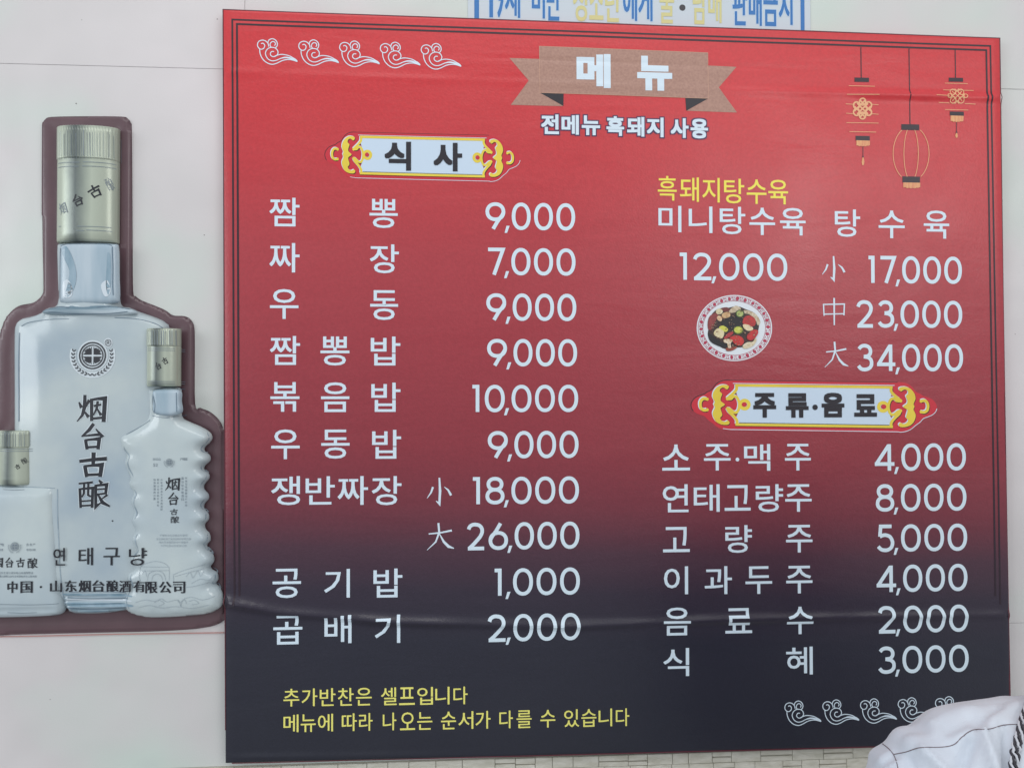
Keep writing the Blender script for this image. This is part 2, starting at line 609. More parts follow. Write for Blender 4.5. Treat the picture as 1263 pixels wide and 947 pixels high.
# ------------------------------------------------------------------ blue notice behind the top of the menu
notice = thing('notice_sheet', 'white notice with blue and khaki Korean letters behind the top of the red menu', 'notice', W(788, 45))
xa, xb = XZ(577, 10)[0], XZ(999, 10)[0]
zt = XZ(700, -44)[1]
zb = XZ(700, 60)[1]
v, f = box_mesh(xa, xb, -0.0016, -0.0002, zb, zt, 0.0002)
mesh_obj('sheet', v, f, M['paper'], notice)
flat = lambda x, z: 0.0016
q = Sheet()
for a, b in ((585, 590.8), (986.8, 991.6)):
    x0, x1 = XZ(a, 10)[0], XZ(b, 10)[0]
    q.poly([(x0, zb + .01), (x1, zb + .01), (x1, zt - .006), (x0, zt - .006)])
x0, x1 = XZ(585, 10)[0], XZ(991.6, 10)[0]
q.poly([(x0, zt - .010), (x1, zt - .010), (x1, zt - .006), (x0, zt - .006)])
q.build('border_bars', M['blue_ink'], notice, flat)
NT = [('1', 603.5, 608), ('9', 611.5, 621.5), ('세', 622.7, 641.5), ('미', 655.8, 672), ('만', 674, 691.5), ('청', 706.5, 724), ('소', 726.5, 744), ('년', 746, 763),
      ('에', 768, 785.5), ('게', 787, 804.5), ('술', 813, 831), ('담', 854, 871), ('배', 873, 889.5), ('판', 903, 921), ('매', 923, 939), ('금', 941, 958.8), ('지', 960, 977)]
for ch, a, b in NT:
    col = 'khaki_ink' if ch in '청소년술담배' else 'blue_ink'
    t = (a - 603) / 374.0
    y1 = 22.5 + 9.5 * t + (2.2 if ch in '만청년술담판매금' else 0)
    y0 = -27 + 9.5 * t
    sh = Sheet(0.0001)
    put_heavy(sh, ch, (a, y0, b, y1), 0.0, 1.3, 0.0, grow=2.0)
    sh2 = Sheet(0.0004)
    put_heavy(sh2, ch, (a, y0, b, y1), 0.0, 0.55, 0.0)
    if col == 'blue_ink':
        sh.build('letter_halo', M['halo_ink'], notice, flat)
    sh2.build('letter', M[col], notice, flat)
q = Sheet()
X, Z, kx, kz = local(841.3, 10.5, 0)
q.poly([(X + 3.8 * kx * math.cos(a), Z + 3.8 * kx * math.sin(a)) for a in np.linspace(0, 2 * math.pi, 25)[:-1]])
q.build('dot', M['dark_dot'], notice, flat)

# ------------------------------------------------------------------ the red menu banner
T = 0.018
CTL, CTR, CBR, CBL = XZ(274.2, 11, T), XZ(1234, 46.5, T), XZ(1248, 917.5, T), XZ(277.5, 941.5, T)


def seg_interp(x, pts):
    if x <= pts[0][0]:
        return pts[0][1]
    for (a, b), (c, d) in zip(pts[:-1], pts[1:]):
        if x <= c:
            return b + (d - b) * (x - a) / (c - a)
    return pts[-1][1]


def line_px(pts):
    return [XZ(a, b, T) for a, b in pts]


# creases: centre line, envelope of amplitude (metres) along x, half width (metres)
CR = [
    (line_px([(276, 88), (653, 102), (960, 113), (1100, 117), (1240, 121)]), [(XZ(276, 90, T)[0], .0004), (XZ(900, 100, T)[0], .0006), (XZ(985, 100, T)[0], .0020), (XZ(1130, 100, T)[0], .0036), (XZ(1240, 100, T)[0], .0034)], .0050, .0070),
    (line_px([(560, 69), (628, 72), (800, 79), (1010, 86)]), [(XZ(560, 70, T)[0], 0), (XZ(620, 70, T)[0], -.0006), (XZ(950, 70, T)[0], -.0006), (XZ(1030, 70, T)[0], 0)], .004, .004),
    (line_px([(280, 742), (340, 754), (480, 766), (700, 772), (900, 764), (1100, 760), (1245, 758)]), [(XZ(280, 760, T)[0], .0062), (XZ(480, 760, T)[0], .0056), (XZ(640, 760, T)[0], .0040), (XZ(820, 760, T)[0], .0034), (XZ(1040, 760, T)[0], .0032), (XZ(1090, 760, T)[0], .0022), (XZ(1245, 760, T)[0], .0024)], .0070, .0055),
    (line_px([(280, 934), (500, 932), (700, 928)]), [(XZ(280, 934, T)[0], 0), (XZ(320, 934, T)[0], .0022), (XZ(430, 934, T)[0], .0020), (XZ(600, 934, T)[0], 0)], .005, .005),
]


def disp(x, z):
    s = 0.0
    for ln, env, w1, w2 in CR:
        z0 = seg_interp(x, ln)
        t = z - z0
        if abs(t) > 0.045:
            continue
        wig = 1.0 + 0.25 * math.sin(x * 23 + 1.3) + 0.15 * math.sin(x * 61)
        w = w1 if t > 0 else w2
        s += seg_interp(x, env) * wig * math.exp(-(t / w) ** 2)
    s += 0.0009 * noise.noise(Vector((x * 4.2, 0.3, z * 3.1)))
    return s


def bsurf(x, z):
    return T + disp(x, z)


def bil(u, v):
    x = (CTL[0] * (1 - u) + CTR[0] * u) * v + (CBL[0] * (1 - u) + CBR[0] * u) * (1 - v)
    z = (CTL[1] * (1 - u) + CTR[1] * u) * v + (CBL[1] * (1 - u) + CBR[1] * u) * (1 - v)
    return x, z


banner = thing('menu_banner', 'large red to black Korean menu board with white prices on the wall', 'menu board', (0, 0, 1.0))
banner_z0 = 1.0


def banner_material():
    m = bpy.data.materials.new('banner_print')
    m.use_nodes = True
    nt = m.node_tree
    b = nt.nodes['Principled BSDF']
    tc = nt.nodes.new('ShaderNodeTexCoord')
    sep = nt.nodes.new('ShaderNodeSeparateXYZ')
    nt.links.new(tc.outputs['Object'], sep.inputs[0])
    mr = nt.nodes.new('ShaderNodeMapRange')
    mr.inputs['From Min'].default_value = 0.0
    mr.inputs['From Max'].default_value = 1.2
    # the black rises a little more on the left, as printed
    add = nt.nodes.new('ShaderNodeMath')
    add.operation = 'MULTIPLY_ADD'
    add.inputs[1].default_value = 0.035
    nt.links.new(sep.outputs['X'], add.inputs[0])
    nt.links.new(sep.outputs['Z'], add.inputs[2])
    nt.links.new(add.outputs[0], mr.inputs['Value'])
    rp = nt.nodes.new('ShaderNodeValToRGB')
    e = rp.color_ramp
    stops = [(0.0, (36, 38, 51)), (0.17, (41, 41, 56)), (0.235, (52, 42, 59)), (0.29, (80, 48, 64)), (0.35, (124, 50, 64)), (0.43, (150, 53, 65)),
             (0.55, (168, 58, 69)), (0.68, (184, 63, 72)), (0.80, (204, 58, 66)), (0.92, (216, 52, 59)), (1.0, (216, 52, 59))]
    while len(e.elements) < len(stops):
        e.elements.new(0.5)
    for el, (p, c) in zip(e.elements, stops):
        el.position = p
        el.color = alb(c)
    nt.links.new(mr.outputs[0], rp.inputs[0])
    nz = nt.nodes.new('ShaderNodeTexNoise')
    nz.inputs['Scale'].default_value = 180
    nz.inputs['Detail'].default_value = 5
    nt.links.new(tc.outputs['Object'], nz.inputs['Vector'])
    mx = nt.nodes.new('ShaderNodeMix')
    mx.data_type = 'RGBA'
    mx.blend_type = 'MULTIPLY'
    mx.inputs[0].default_value = 0.26
    nt.links.new(rp.outputs[0], mx.inputs[6])
    nt.links.new(nz.outputs[0], mx.inputs[7])
    nt.links.new(mx.outputs[2], b.inputs['Base Color'])
    b.inputs['Roughness'].default_value = 0.36
    b.inputs['Specular IOR Level'].default_value = 0.5
    n2 = nt.nodes.new('ShaderNodeTexNoise')
    n2.inputs['Scale'].default_value = 320
    n2.inputs['Detail'].default_value = 4
    nt.links.new(tc.outputs['Object'], n2.inputs['Vector'])
    bp = nt.nodes.new('ShaderNodeBump')
    bp.inputs['Strength'].default_value = 0.3
    bp.inputs['Distance'].default_value = 0.001
    nt.links.new(n2.outputs[0], bp.inputs['Height'])
    # patchy gloss and long shallow waves of a stretched vinyl sheet
    mp = nt.nodes.new('ShaderNodeMapping')
    mp.inputs['Scale'].default_value = (2.2, 1, 9)
    n3 = nt.nodes.new('ShaderNodeTexNoise')
    n3.inputs['Scale'].default_value = 1.6
    n3.inputs['Detail'].default_value = 3
    n3.inputs['Distortion'].default_value = 0.6
    b3 = nt.nodes.new('ShaderNodeBump')
    b3.inputs['Strength'].default_value = 0.16
    b3.inputs['Distance'].default_value = 0.012
    nt.links.new(tc.outputs['Object'], mp.inputs[0])
    nt.links.new(mp.outputs[0], n3.inputs['Vector'])
    nt.links.new(n3.outputs[0], b3.inputs['Height'])
    nt.links.new(b3.outputs[0], bp.inputs['Normal'])
    nt.links.new(bp.outputs[0], b.inputs['Normal'])
    n4 = nt.nodes.new('ShaderNodeTexNoise')
    n4.inputs['Scale'].default_value = 7
    n4.inputs['Detail'].default_value = 7
    r4 = nt.nodes.new('ShaderNodeMapRange')
    r4.inputs['From Min'].default_value = .3
    r4.inputs['From Max'].default_value = .7
    r4.inputs['To Min'].default_value = .30
    r4.inputs['To Max'].default_value = .42
    nt.links.new(tc.outputs['Object'], n4.inputs['Vector'])
    nt.links.new(n4.outputs[0], r4.inputs['Value'])
    nt.links.new(r4.outputs[0], b.inputs['Roughness'])
    return m


M['banner'] = banner_material()
NU, NV = 90, 420
verts, faces = [], []
us = [0.0, 0.0008, 0.002] + [i / NU for i in range(1, NU)] + [0.998, 0.9992, 1.0]
vs_ = [0.0, 0.0008, 0.002] + [i / NV for i in range(2, NV - 1)] + [0.998, 0.9992, 1.0]
ND = 0.003
for j, vv in enumerate(vs_):
    for i, uu in enumerate(us):
        x, z = bil(uu, vv)
        e = min(min(uu, 1 - uu) * 1.3, min(vv, 1 - vv) * 1.2)
        rd = math.sqrt(max(0, 1 - (1 - min(e / ND, 1)) ** 2))
        verts.append((x, -(T - ND * (1 - rd) + disp(x, z) * min(1, e / 0.01)), z))
nu = len(us)
for j in range(len(vs_) - 1):
    for i in range(nu - 1):
        a = j * nu + i
        faces.append((a, a + 1, a + nu + 1, a + nu))
# returns to the wall
ring = [i for i in range(nu)] + [j * nu + nu - 1 for j in range(1, len(vs_))] + [(len(vs_) - 1) * nu + i for i in range(nu - 2, -1, -1)] + [j * nu for j in range(len(vs_) - 2, 0, -1)]
k = len(verts)
for r in ring:
    verts.append((verts[r][0], -0.0045, verts[r][2]))
n = len(ring)
for i in range(n):
    faces.append((ring[i], k + i, k + (i + 1) % n, ring[(i + 1) % n]))
mesh_obj('printed_sheet', verts, faces, M['banner'], banner, smooth=True)

cz = []
for ln, env, w1, w2 in CR:
    zlo = min(p[1] for p in ln) - 0.025
    zhi = max(p[1] for p in ln) + 0.025
    z = zlo
    while z < zhi:
        cz.append(z)
        z += 0.0035
cz = sorted(cz)


def bx(sh, name, m, label=None, parent=None, cuts_x=()):
    return sh.build(name, M[m], parent or banner, bsurf, cuts_z=CZL if cuts_x else cz, cuts_x=cuts_x, label=label)


XC = [i * 0.02 for i in range(-1, 67)]
CZL = sorted(cz + [0.98 + i * 0.02 for i in range(62)])


def P(px, py):
    return XZ(px, py, T)


# frame lines
for (tl, tr, br_, bl), w in ((((286.5, 24.5), (1221.5, 57), (1234.0, 745), (289.5, 745)), 2.1), (((292.2, 30), (1216.5, 62.2), (1228.0, 735), (295.5, 735)), 2.3)):
    sh = Sheet()
    ww = w * 0.00132
    sh.ribbon([P(*bl), P(*tl), P(*tr), P(*br_)], ww)
    bx(sh, 'frame_line', 'frame_ink', cuts_x=XC)
# the thin dark red edge that shows along the black part
sh = Sheet(0.0)
sh.ribbon([P(286, 940.6), P(640, 932.0), P(1040, 921.6), P(1246.6, 916.6), P(1245.6, 850), P(1243, 700), P(1240.6, 560)], [.0016, .0018, .0022, .0024, .0026, .0022, .0010])
sh.build('edge_strip', M['edge_red'], banner, lambda x, z: bsurf(x, z) + 0.0001, cuts_x=XC, cuts_z=CZL)
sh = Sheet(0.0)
sh.ribbon([P(278.2, 900), P(276.6, 500), P(275.0, 12.0), P(700, 27.6), P(1233.4, 47.3), P(1238, 400), P(1240.4, 560)], .0015)  # thin dark line along the left, top and upper right edges
sh.build('edge_strip', mat('edge_dark', (84, 28, 42), 0.45), banner, lambda x, z: bsurf(x, z) + 0.0001, cuts_x=XC, cuts_z=CZL)

# rows of small clouds
CL = [
    [(125, 200), (150, 194), (172, 218), (163, 254), (132, 272), (98, 260), (78, 225), (86, 184), (115, 160), (152, 154), (190, 168), (216, 198), (226, 236)],
    [(107, 272), (112, 325), (138, 385), (180, 430), (230, 456), (280, 462), (335, 445), (400, 412), (460, 397), (520, 396), (562, 402), (600, 420)],
    [(300, 220), (312, 200), (302, 176), (274, 168), (248, 188), (242, 218), (256, 242)],
    [(212, 190), (226, 152), (268, 132), (312, 148), (336, 186), (332, 226), (308, 252)],
    [(294, 298), (264, 298), (246, 322), (254, 350), (288, 364), (326, 348), (346, 312), (332, 270), (292, 246), (240, 248), (200, 276), (182, 322), (196, 368), (226, 402), (272, 418), (322, 410), (380, 384), (440, 370), (500, 376), (558, 396), (600, 420)],
    [(296, 362), (334, 344), (382, 332), (440, 335), (500, 350), (552, 380), (600, 419)],
]
CLW = [3.0] * 6


def cloud_mesh(x0, y0, wpx, hpx):
    sh = Sheet()
    X, Z, kx, kz = local(x0, y0, T)
    s, sv = wpx / 535.0, hpx / 335.0
    for i, pts in enumerate(CL):
        q = catmull([(X + (a - 70) * s * kx, Z - (b - 128) * sv * kz) for a, b in pts], 4)
        base = 0.00145
        n = len(q)
        ww = [base] * n
        if i in (1, 4, 5):
            for j in range(n):
                t = j / (n - 1)
                if t > 0.8:
                    ww[j] = base * (1 + 0.9 * math.sin((t - 0.8) / 0.2 * math.pi))
                if j == n - 1:
                    ww[j] = base * 0.3
        sh.ribbon(q, ww)
    return sh


for i, (x0, y0) in enumerate(((316.8, 47.2), (367.8, 48.6), (418.2, 50.1), (468.4, 51.6), (518.8, 53.2))):
    bx(cloud_mesh(x0, y0, 50.8, 32), 'cloud_ornament', 'white_ink')
for i, (x0, y0) in enumerate(((967.2, 864), (1014, 862.6), (1060.5, 861.3), (1107, 860), (1153, 858.7))):
    bx(cloud_mesh(x0, y0, 46, 30.5), 'cloud_ornament', 'white_ink')

# title ribbon
C3 = lambda x, y: P(620 + x / 4.21, 50 + y / 4.21)
rb = line_part('title_ribbon', banner, 'tan ribbon with white title 메뉴')
for pts in ([C3(35, 92), C3(192, 97), C3(194, 273), C3(315, 343), C3(42, 336), C3(135, 210)], [C3(1066, 130), C3(1215, 137), C3(1122, 245), C3(1217, 375), C3(955, 366), C3(1068, 302)]):
    sh = Sheet()
    sh.poly(pts)
    bx(sh, 'ribbon_tail', 'ribbon_ink', parent=rb, cuts_x=XC)
for pts in ([C3(193, 273), C3(316, 278), C3(315, 342)], [C3(948, 300), C3(1068, 302), C3(953, 366)]):
    sh = Sheet(0.0004)
    sh.poly(pts)
    bx(sh, 'ribbon_fold', 'black_ink', parent=rb)
sh = Sheet(0.0005)
sh.poly([C3(190, 32), C3(1065, 65), C3(1068, 302), C3(193, 273)])
bx(sh, 'ribbon_front', 'ribbon_ink', parent=rb, cuts_x=XC)
sh = Sheet(0.0006)
sh.ribbon([C3(190, 32), C3(1065, 65), C3(1068, 302), C3(193, 273)], 0.0007, closed=True)
M['ribbon_line'] = mat('ribbon_line', (196, 152, 128), 0.45)
bx(sh, 'ribbon_outline', 'ribbon_line', parent=rb, cuts_x=XC)
for ch, b_ in (('메', (711, 67, 753, 109)), ('뉴', (785.8, 69.7, 829, 112.3))):
    sh = Sheet(0.0007)
    put_heavy(sh, ch, b_, T, 2.2)
    bx(sh, 'letter', 'white_ink', parent=rb)

SUB = [('전', 200, 292), ('메', 305, 395), ('뉴', 410, 505), ('흑', 538, 630), ('돼', 645, 735), ('지', 748, 835), ('사', 872, 965), ('용', 975, 1066)]
ln_ = line_part('subtitle_line', banner, 'white subtitle 전메뉴 흑돼지 사용 with dark outline')
for ch, a, b in SUB:
    sh, sh2 = Sheet(0.0003), Sheet(0.0006)
    yo = (a - 200) / 775.0 * 22
    box = (620 + a / 4.21, 50 + (386 + yo) / 4.21, 620 + b / 4.21, 50 + (488 + yo) / 4.21)
    put_heavy(sh, ch, box, T, 2.2, 0.0, grow=3.0)
    put_heavy(sh2, ch, box, T, 0.85, 0.0)
    bx(sh, 'letter_outline', 'outline_ink', parent=ln_)
    bx(sh2, 'letter', 'white_ink', parent=ln_)

# gold and red heading plaques
OUT = [(420, 32), (370, 33), (325, 46), (282, 78), (248, 122), (205, 142), (182, 160), (145, 172), (100, 190), (66, 225), (52, 265), (64, 308), (98, 340), (140, 358), (182, 374), (214, 408), (258, 440), (300, 474), (352, 495), (420, 503)]
Y2 = [(410, 100), (400, 80), (350, 74), (300, 95), (265, 140), (256, 190), (275, 235), (266, 262), (276, 290), (256, 335), (262, 380), (290, 425), (340, 450), (400, 452), (416, 430), (398, 412), (372, 424), (342, 414), (326, 388), (346, 362), (336, 322), (332, 292), (372, 262), (336, 232), (332, 202), (346, 162), (324, 137), (332, 110), (360, 100), (390, 118)]
LN = {
    'C': ([(204, 210), (172, 204), (146, 225), (138, 262), (148, 298), (176, 314), (204, 310)], 27),
    'A': ([(484, 78), (482, 120), (448, 160), (412, 190), (396, 206)], 27),
    'B': ([(400, 208), (432, 206), (452, 186), (482, 190), (502, 222), (510, 262), (502, 310), (480, 336), (452, 332), (420, 306), (398, 302)], 25),
    'D': ([(398, 300), (412, 330), (450, 366), (484, 410), (486, 450)], 27),
}


def plaque(lt, rt, fa, fb, label):
    """lt, rt: tips in the photograph; fa, fb: scale of the traced ornament"""
    LX, LZ, kx, kz = local(lt[0], lt[1], T)
    RX, RZ, kx2, kz2 = local(rt[0], rt[1], T)

    def L(x, y):
        return (LX + (x - 52) / 7.657 * fa * kx, LZ - (y - 265) / 7.657 * fb * kz)

    def R(x, y):
        return (RX - (x - 52) / 7.657 * fa * kx2, RZ - (y - 265) / 7.657 * fb * kz2)

    sm = catmull(OUT, 3)
    base = Sheet(0.0002)
    base.poly([L(*p) for p in sm] + [R(*p) for p in reversed(sm)])
    pl = bx(base, 'heading_plaque', 'plaque_red', label=label, cuts_x=XC)
    px_ = kx / 7.657 * fa

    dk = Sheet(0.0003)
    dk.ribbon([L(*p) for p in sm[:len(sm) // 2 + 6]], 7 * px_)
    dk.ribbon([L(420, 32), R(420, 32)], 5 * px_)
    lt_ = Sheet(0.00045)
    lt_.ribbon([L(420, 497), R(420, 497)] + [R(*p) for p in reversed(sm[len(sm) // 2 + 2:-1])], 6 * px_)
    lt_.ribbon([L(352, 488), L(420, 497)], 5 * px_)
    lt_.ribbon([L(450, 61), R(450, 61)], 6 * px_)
    pan = Sheet(0.0006)
    pan.poly([L(490, 80), L(478, 140), L(500, 200), L(520, 262), L(500, 330), L(480, 380), L(490, 445), R(490, 445), R(480, 380), R(500, 330), R(520, 262), R(500, 200), R(478, 140), R(490, 80)])
    gold = Sheet(0.0007)
    for Q in (L, R):
        sg = 1 if Q is L else -1
        for key, (pts, w) in LN.items():
            c = catmull(pts, 5)
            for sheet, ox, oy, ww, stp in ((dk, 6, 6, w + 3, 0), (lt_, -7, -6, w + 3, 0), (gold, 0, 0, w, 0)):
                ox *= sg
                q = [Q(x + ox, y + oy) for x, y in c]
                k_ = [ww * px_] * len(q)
                k_[0] *= 0.8
                k_[-1] *= 0.8
                if sheet is gold:
                    sheet.ribbon(q, k_)
                elif key != 'B' or True:
                    sheet.ribbon(q, k_)
            for e_ in (c[0], c[-1]):
                if key in 'C':
                    gold.poly([Q(e_[0] + w * .55 * math.cos(t), e_[1] + w * .55 * math.sin(t)) for t in np.linspace(0, 6.2832, 15)[:-1]])
                elif key in 'AD':
                    e2 = c[-1] if key == 'A' else c[0]
                    gold.poly([Q(e2[0] + w * .6 * math.cos(t), e2[1] + w * .6 * math.sin(t)) for t in np.linspace(0, 6.2832, 15)[:-1]])
        yy = catmull(Y2, 3, True)
        dk.poly([Q(x + 6 * sg, y + 6) for x, y in yy])
        lt_.poly([Q(x - 8 * sg, y - 6) for x, y in yy])
        gold.poly([Q(x, y) for x, y in yy])
        gold.ribbon([Q(x, y) for x, y in ellipse(560, 262, 41, 39, 28)], 32 * px_, closed=True)
        dk.ribbon([Q(x, y) for x, y in ellipse(556, 258, 46, 44, 28)], 32 * px_, closed=True)
    gold.poly([L(470, 68), R(470, 68), R(470, 92), L(470, 92)])
    gold.poly([L(470, 438), R(470, 438), R(470, 462), L(470, 462)])
    dk2 = Sheet(0.0011)
    dk2.ribbon([L(505, 434), R(505, 434)], 5 * px_)
    dk2.ribbon([L(470, 464), R(470, 464)], 4 * px_)
    holes = Sheet(0.0011)
    for Q in (L, R):
        holes.poly([Q(x, y) for x, y in ellipse(556, 261, 25, 22, 18)])
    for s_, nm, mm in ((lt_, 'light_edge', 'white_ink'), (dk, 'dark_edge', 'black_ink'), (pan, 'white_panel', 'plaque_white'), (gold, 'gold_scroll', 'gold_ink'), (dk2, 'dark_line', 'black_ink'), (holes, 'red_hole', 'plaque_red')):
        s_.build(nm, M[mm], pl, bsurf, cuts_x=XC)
    return pl


p1 = plaque((400.6, 190.8), (641.6, 196.2), .795, .93, 'gold framed heading plaque reading 식사')
def heading(pl, items):
    for ch, b_ in items:
        sh = Sheet(0.0012)
        put_heavy(sh, ch, b_, T, 1.35)
        bx(sh, 'letter', 'black_ink', parent=pl)


heading(p1, (('식', (474.3, 175, 507, 210.6)), ('사', (534.7, 176.4, 570, 211.6))))
p2 = plaque((852.2, 499.4), (1155.4, 501.8), 1.0, 1.0, 'gold framed heading plaque reading 주류·음료')
heading(p2, (('주', (928.8, 484.6, 957, 515)), ('류', (969, 484.8, 997, 515)), ('음', (1013, 484.3, 1041, 514.6)), ('료', (1053, 486, 1081, 513.8))))
sh = Sheet(0.0012)
X, Z, kx, kz = local(1005, 502.2, T)
sh.poly([(X + 3.3 * kx * math.cos(a), Z + 3.3 * kx * math.sin(a)) for a in np.linspace(0, 2 * math.pi, 25)[:-1]])
bx(sh, 'dot', 'black_ink', parent=p2)

# the menu lines: characters with their boxes
MENU = [
    ([('짬', 332.3, 244, 369.5, 279.3), ('뽕', 455.7, 245.6, 490.6, 281.3)], '9,000', (599, 249.5, 709.5, 285)),
    ([('짜', 332.3, 299.8, 369.5, 336), ('장', 456.2, 301.4, 492, 337)], '7,000', (601, 305.6, 710, 340.4)),
    ([('우', 333, 356.6, 368.2, 393.3), ('동', 456.6, 358, 491, 394.6)], '9,000', (600, 361.5, 711, 396.5)),
    ([('짬', 333, 414.4, 370.2, 450), ('뽕', 395.3, 415, 431, 450.7), ('밥', 457.3, 415, 493.8, 450.7)], '9,000', (601, 417, 712, 453)),
    ([('볶', 333.6, 471.2, 369.5, 507.6), ('음', 396, 471.5, 431, 508), ('밥', 458, 471.8, 494, 507.8)], '10,000', (580.7, 474, 713.4, 508.7)),
    ([('우', 334.6, 529.5, 369.8, 566), ('동', 396.3, 529.7, 431.3, 565.4), ('밥', 459, 530, 494.8, 565.5)], '9,000', (601.8, 530.5, 713.8, 565.8)),
    ([('쟁', 334.6, 587, 370.3, 622.6), ('반', 377, 587.2, 413, 622), ('짜', 416.5, 587, 454, 622.4), ('장', 458.6, 587, 495.3, 622.6)], '18,000', (581.3, 587, 714.4, 622)),
    ([], '26,000', (575.5, 643, 715, 678)),
    ([('공', 336.3, 701, 371.3, 737), ('기', 400, 701.4, 431.6, 736.8), ('밥', 460.6, 700.9, 496.3, 736.4)], '1,000', (608, 699.2, 715.4, 734.6)),
    ([('곱', 337.2, 758.4, 373, 794.2), ('배', 400.2, 757.7, 433.6, 793), ('기', 462.4, 757.6, 493.7, 792.6)], '2,000', (601, 755.7, 716, 790.8)),
    ([('미', 812, 254, 840.3, 286.5), ('니', 849.4, 254.8, 878.7, 287.4), ('탕', 887.7, 255.2, 919.3, 289), ('수', 924.3, 256.4, 956, 290), ('육', 962, 256.7, 993.6, 290.5)], '12,000', (836.4, 312, 971.3, 346.4)),
    ([('탕', 1029.5, 258.5, 1060.7, 292.3), ('수', 1083.3, 260, 1115.6, 294), ('육', 1139, 260, 1170.5, 294.4)], '17,000', (1069, 316.4, 1186.5, 349.7)),
    ([], '23,000', (1055.7, 370.6, 1187, 404.6)),
    ([], '34,000', (1056.4, 424.4, 1188, 457.8)),
    ([('소', 816.6, 548, 850.8, 580), ('주', 868, 547.5, 901, 580), ('맥', 917.6, 547.5, 950, 580.4), ('주', 968, 547.2, 1000, 580)], '4,000', (1078.5, 547, 1191.3, 580)),
    ([('연', 817.2, 597, 849, 631.4), ('태', 855.5, 597, 887.5, 631), ('고', 893.6, 598, 925.7, 629.5), ('량', 932, 597, 965.8, 631), ('주', 968.4, 597, 1001, 630.8)], '8,000', (1080, 596.7, 1192, 629.8)),
    ([('고', 817.6, 649.5, 850.6, 680.5), ('량', 894.4, 647.4, 927.4, 681.4), ('주', 969.4, 647, 1002, 681)], '5,000', (1080.8, 646.3, 1193, 679.3)),
    ([('이', 818.8, 698.2, 848.6, 732.6), ('과', 869, 698, 902.7, 732.4), ('두', 919.4, 698, 952.3, 732), ('주', 969.6, 697.4, 1002, 731.4)], '4,000', (1080.8, 696, 1193.4, 729)),
    ([('음', 818.4, 748.8, 851.4, 783.2), ('료', 894.6, 749.6, 927.6, 780.6), ('수', 970.4, 747.8, 1003, 781.6)], '2,000', (1082.2, 746.4, 1194.5, 779.4)),
    ([('식', 818.3, 799, 850, 833.6), ('혜', 969.6, 797.2, 1002.4, 831.6)], '3,000', (1082.4, 796, 1195, 829)),
]
SIZES = {6: ('小', (526.8, 589, 557, 622)), 7: ('大', (526.8, 644.7, 560, 677.8)), 11: ('小', (1014, 316, 1042, 346)), 12: ('中', (1014.5, 367.6, 1043, 401)), 13: ('大', (1017, 421.5, 1046, 453))}
DOT = [(909.4, 566.5)]
for mi, (chars, price, box) in enumerate(MENU):
    word = ''.join(c[0] for c in chars)
    word = {'소주맥주': '소주·맥주'}.get(word, word)
    size = SIZES[mi][0] if mi in SIZES else ''
    ln_ = line_part('menu_line', banner, 'white menu line reading ' + ' '.join(w for w in (word, size, price) if w))
    for ch, a, b, c, d_ in chars:
        sh = Sheet()
        put_heavy(sh, ch, (a, b, c, d_), T, .28)
        bx(sh, 'letter', 'white_ink', parent=ln_)
    if '·' in word:
        sh = Sheet()
        X, Z, kx, kz = local(909.4, 566.5, T)
        sh.poly([(X + 2.3 * kx * math.cos(a), Z + 2.3 * kx * math.sin(a)) for a in np.linspace(0, 2 * math.pi, 17)[:-1]])
        bx(sh, 'dot', 'white_ink', parent=ln_)
    if size:
        sh = Sheet()
        put_brush(sh, size, SIZES[mi][1], T, 0.95)
        bx(sh, 'letter', 'white_ink', parent=ln_)
    for ch, sh in put_price(price, box, T):
        bx(sh, 'comma' if ch == ',' else 'numeral', 'price_ink', parent=ln_)
ln_ = line_part('heading_line', banner, 'yellow line reading 흑돼지탕수육')
for ch, a, b, c, d_ in (('흑', 811.2, 217.4, 834.6, 247.6), ('돼', 838.5, 219, 862, 249), ('지', 866.2, 219.6, 887.7, 249.8), ('탕', 893, 220.6, 918, 251), ('수', 921, 221.6, 945.4, 251.6), ('육', 947.6, 222, 972, 252.2)):
    sh = Sheet()
    put_heavy(sh, ch, (a, b, c, d_), T, .2)
    bx(sh, 'letter', 'yellow_ink', parent=ln_)


def put_line(text, x0, y0, x1, y1, h, off, gap=0.38, narrow=0.86, d=T):
    adv = sum(gap if c == ' ' else 1 for c in text)
    w = (x1 - x0) / (adv - (1 - narrow))
    x = x0
    ln_ = line_part('note_line', banner, 'yellow note line reading ' + text)
    for c in text:
        if c == ' ':
            x += w * gap
            continue
        t = (x - x0) / (x1 - x0)
        yc = y0 + (y1 - y0) * t
        gw, gh = w * narrow, h
        if c in '지니다라나':
            gw *= .9
        sh = Sheet()
        put_glyph(sh, c, (x, yc - gh / 2, x + gw, yc + gh / 2), 0.0, d)
        put_glyph(sh, c, (x, yc - gh / 2, x + gw, yc + gh / 2), 0.0, d, dx=.3, dy=.2)
        bx(sh, 'letter', 'pale_yellow_ink', parent=ln_)
        x += w


put_line('추가반찬은 셀프입니다', 349.7, 859.6, 578.4, 856.8, 21.6, 0.002)
put_line('메뉴에 따라 나오는 순서가 다를 수 있습니다', 349.7, 891.4, 777.8, 883.6, 21.6, 0.002)

# printed lanterns
C5 = lambda x, y: P(1000 + x / 4.51, 40 + y / 4.51)
G1 = 0.00131 / 4.51


def rect5(sh, x0, y0, x1, y1):
    sh.poly([C5(x0, y0), C5(x1, y0 + (x1 - x0) * .02), C5(x1, y1 + (x1 - x0) * .02), C5(x0, y1)])


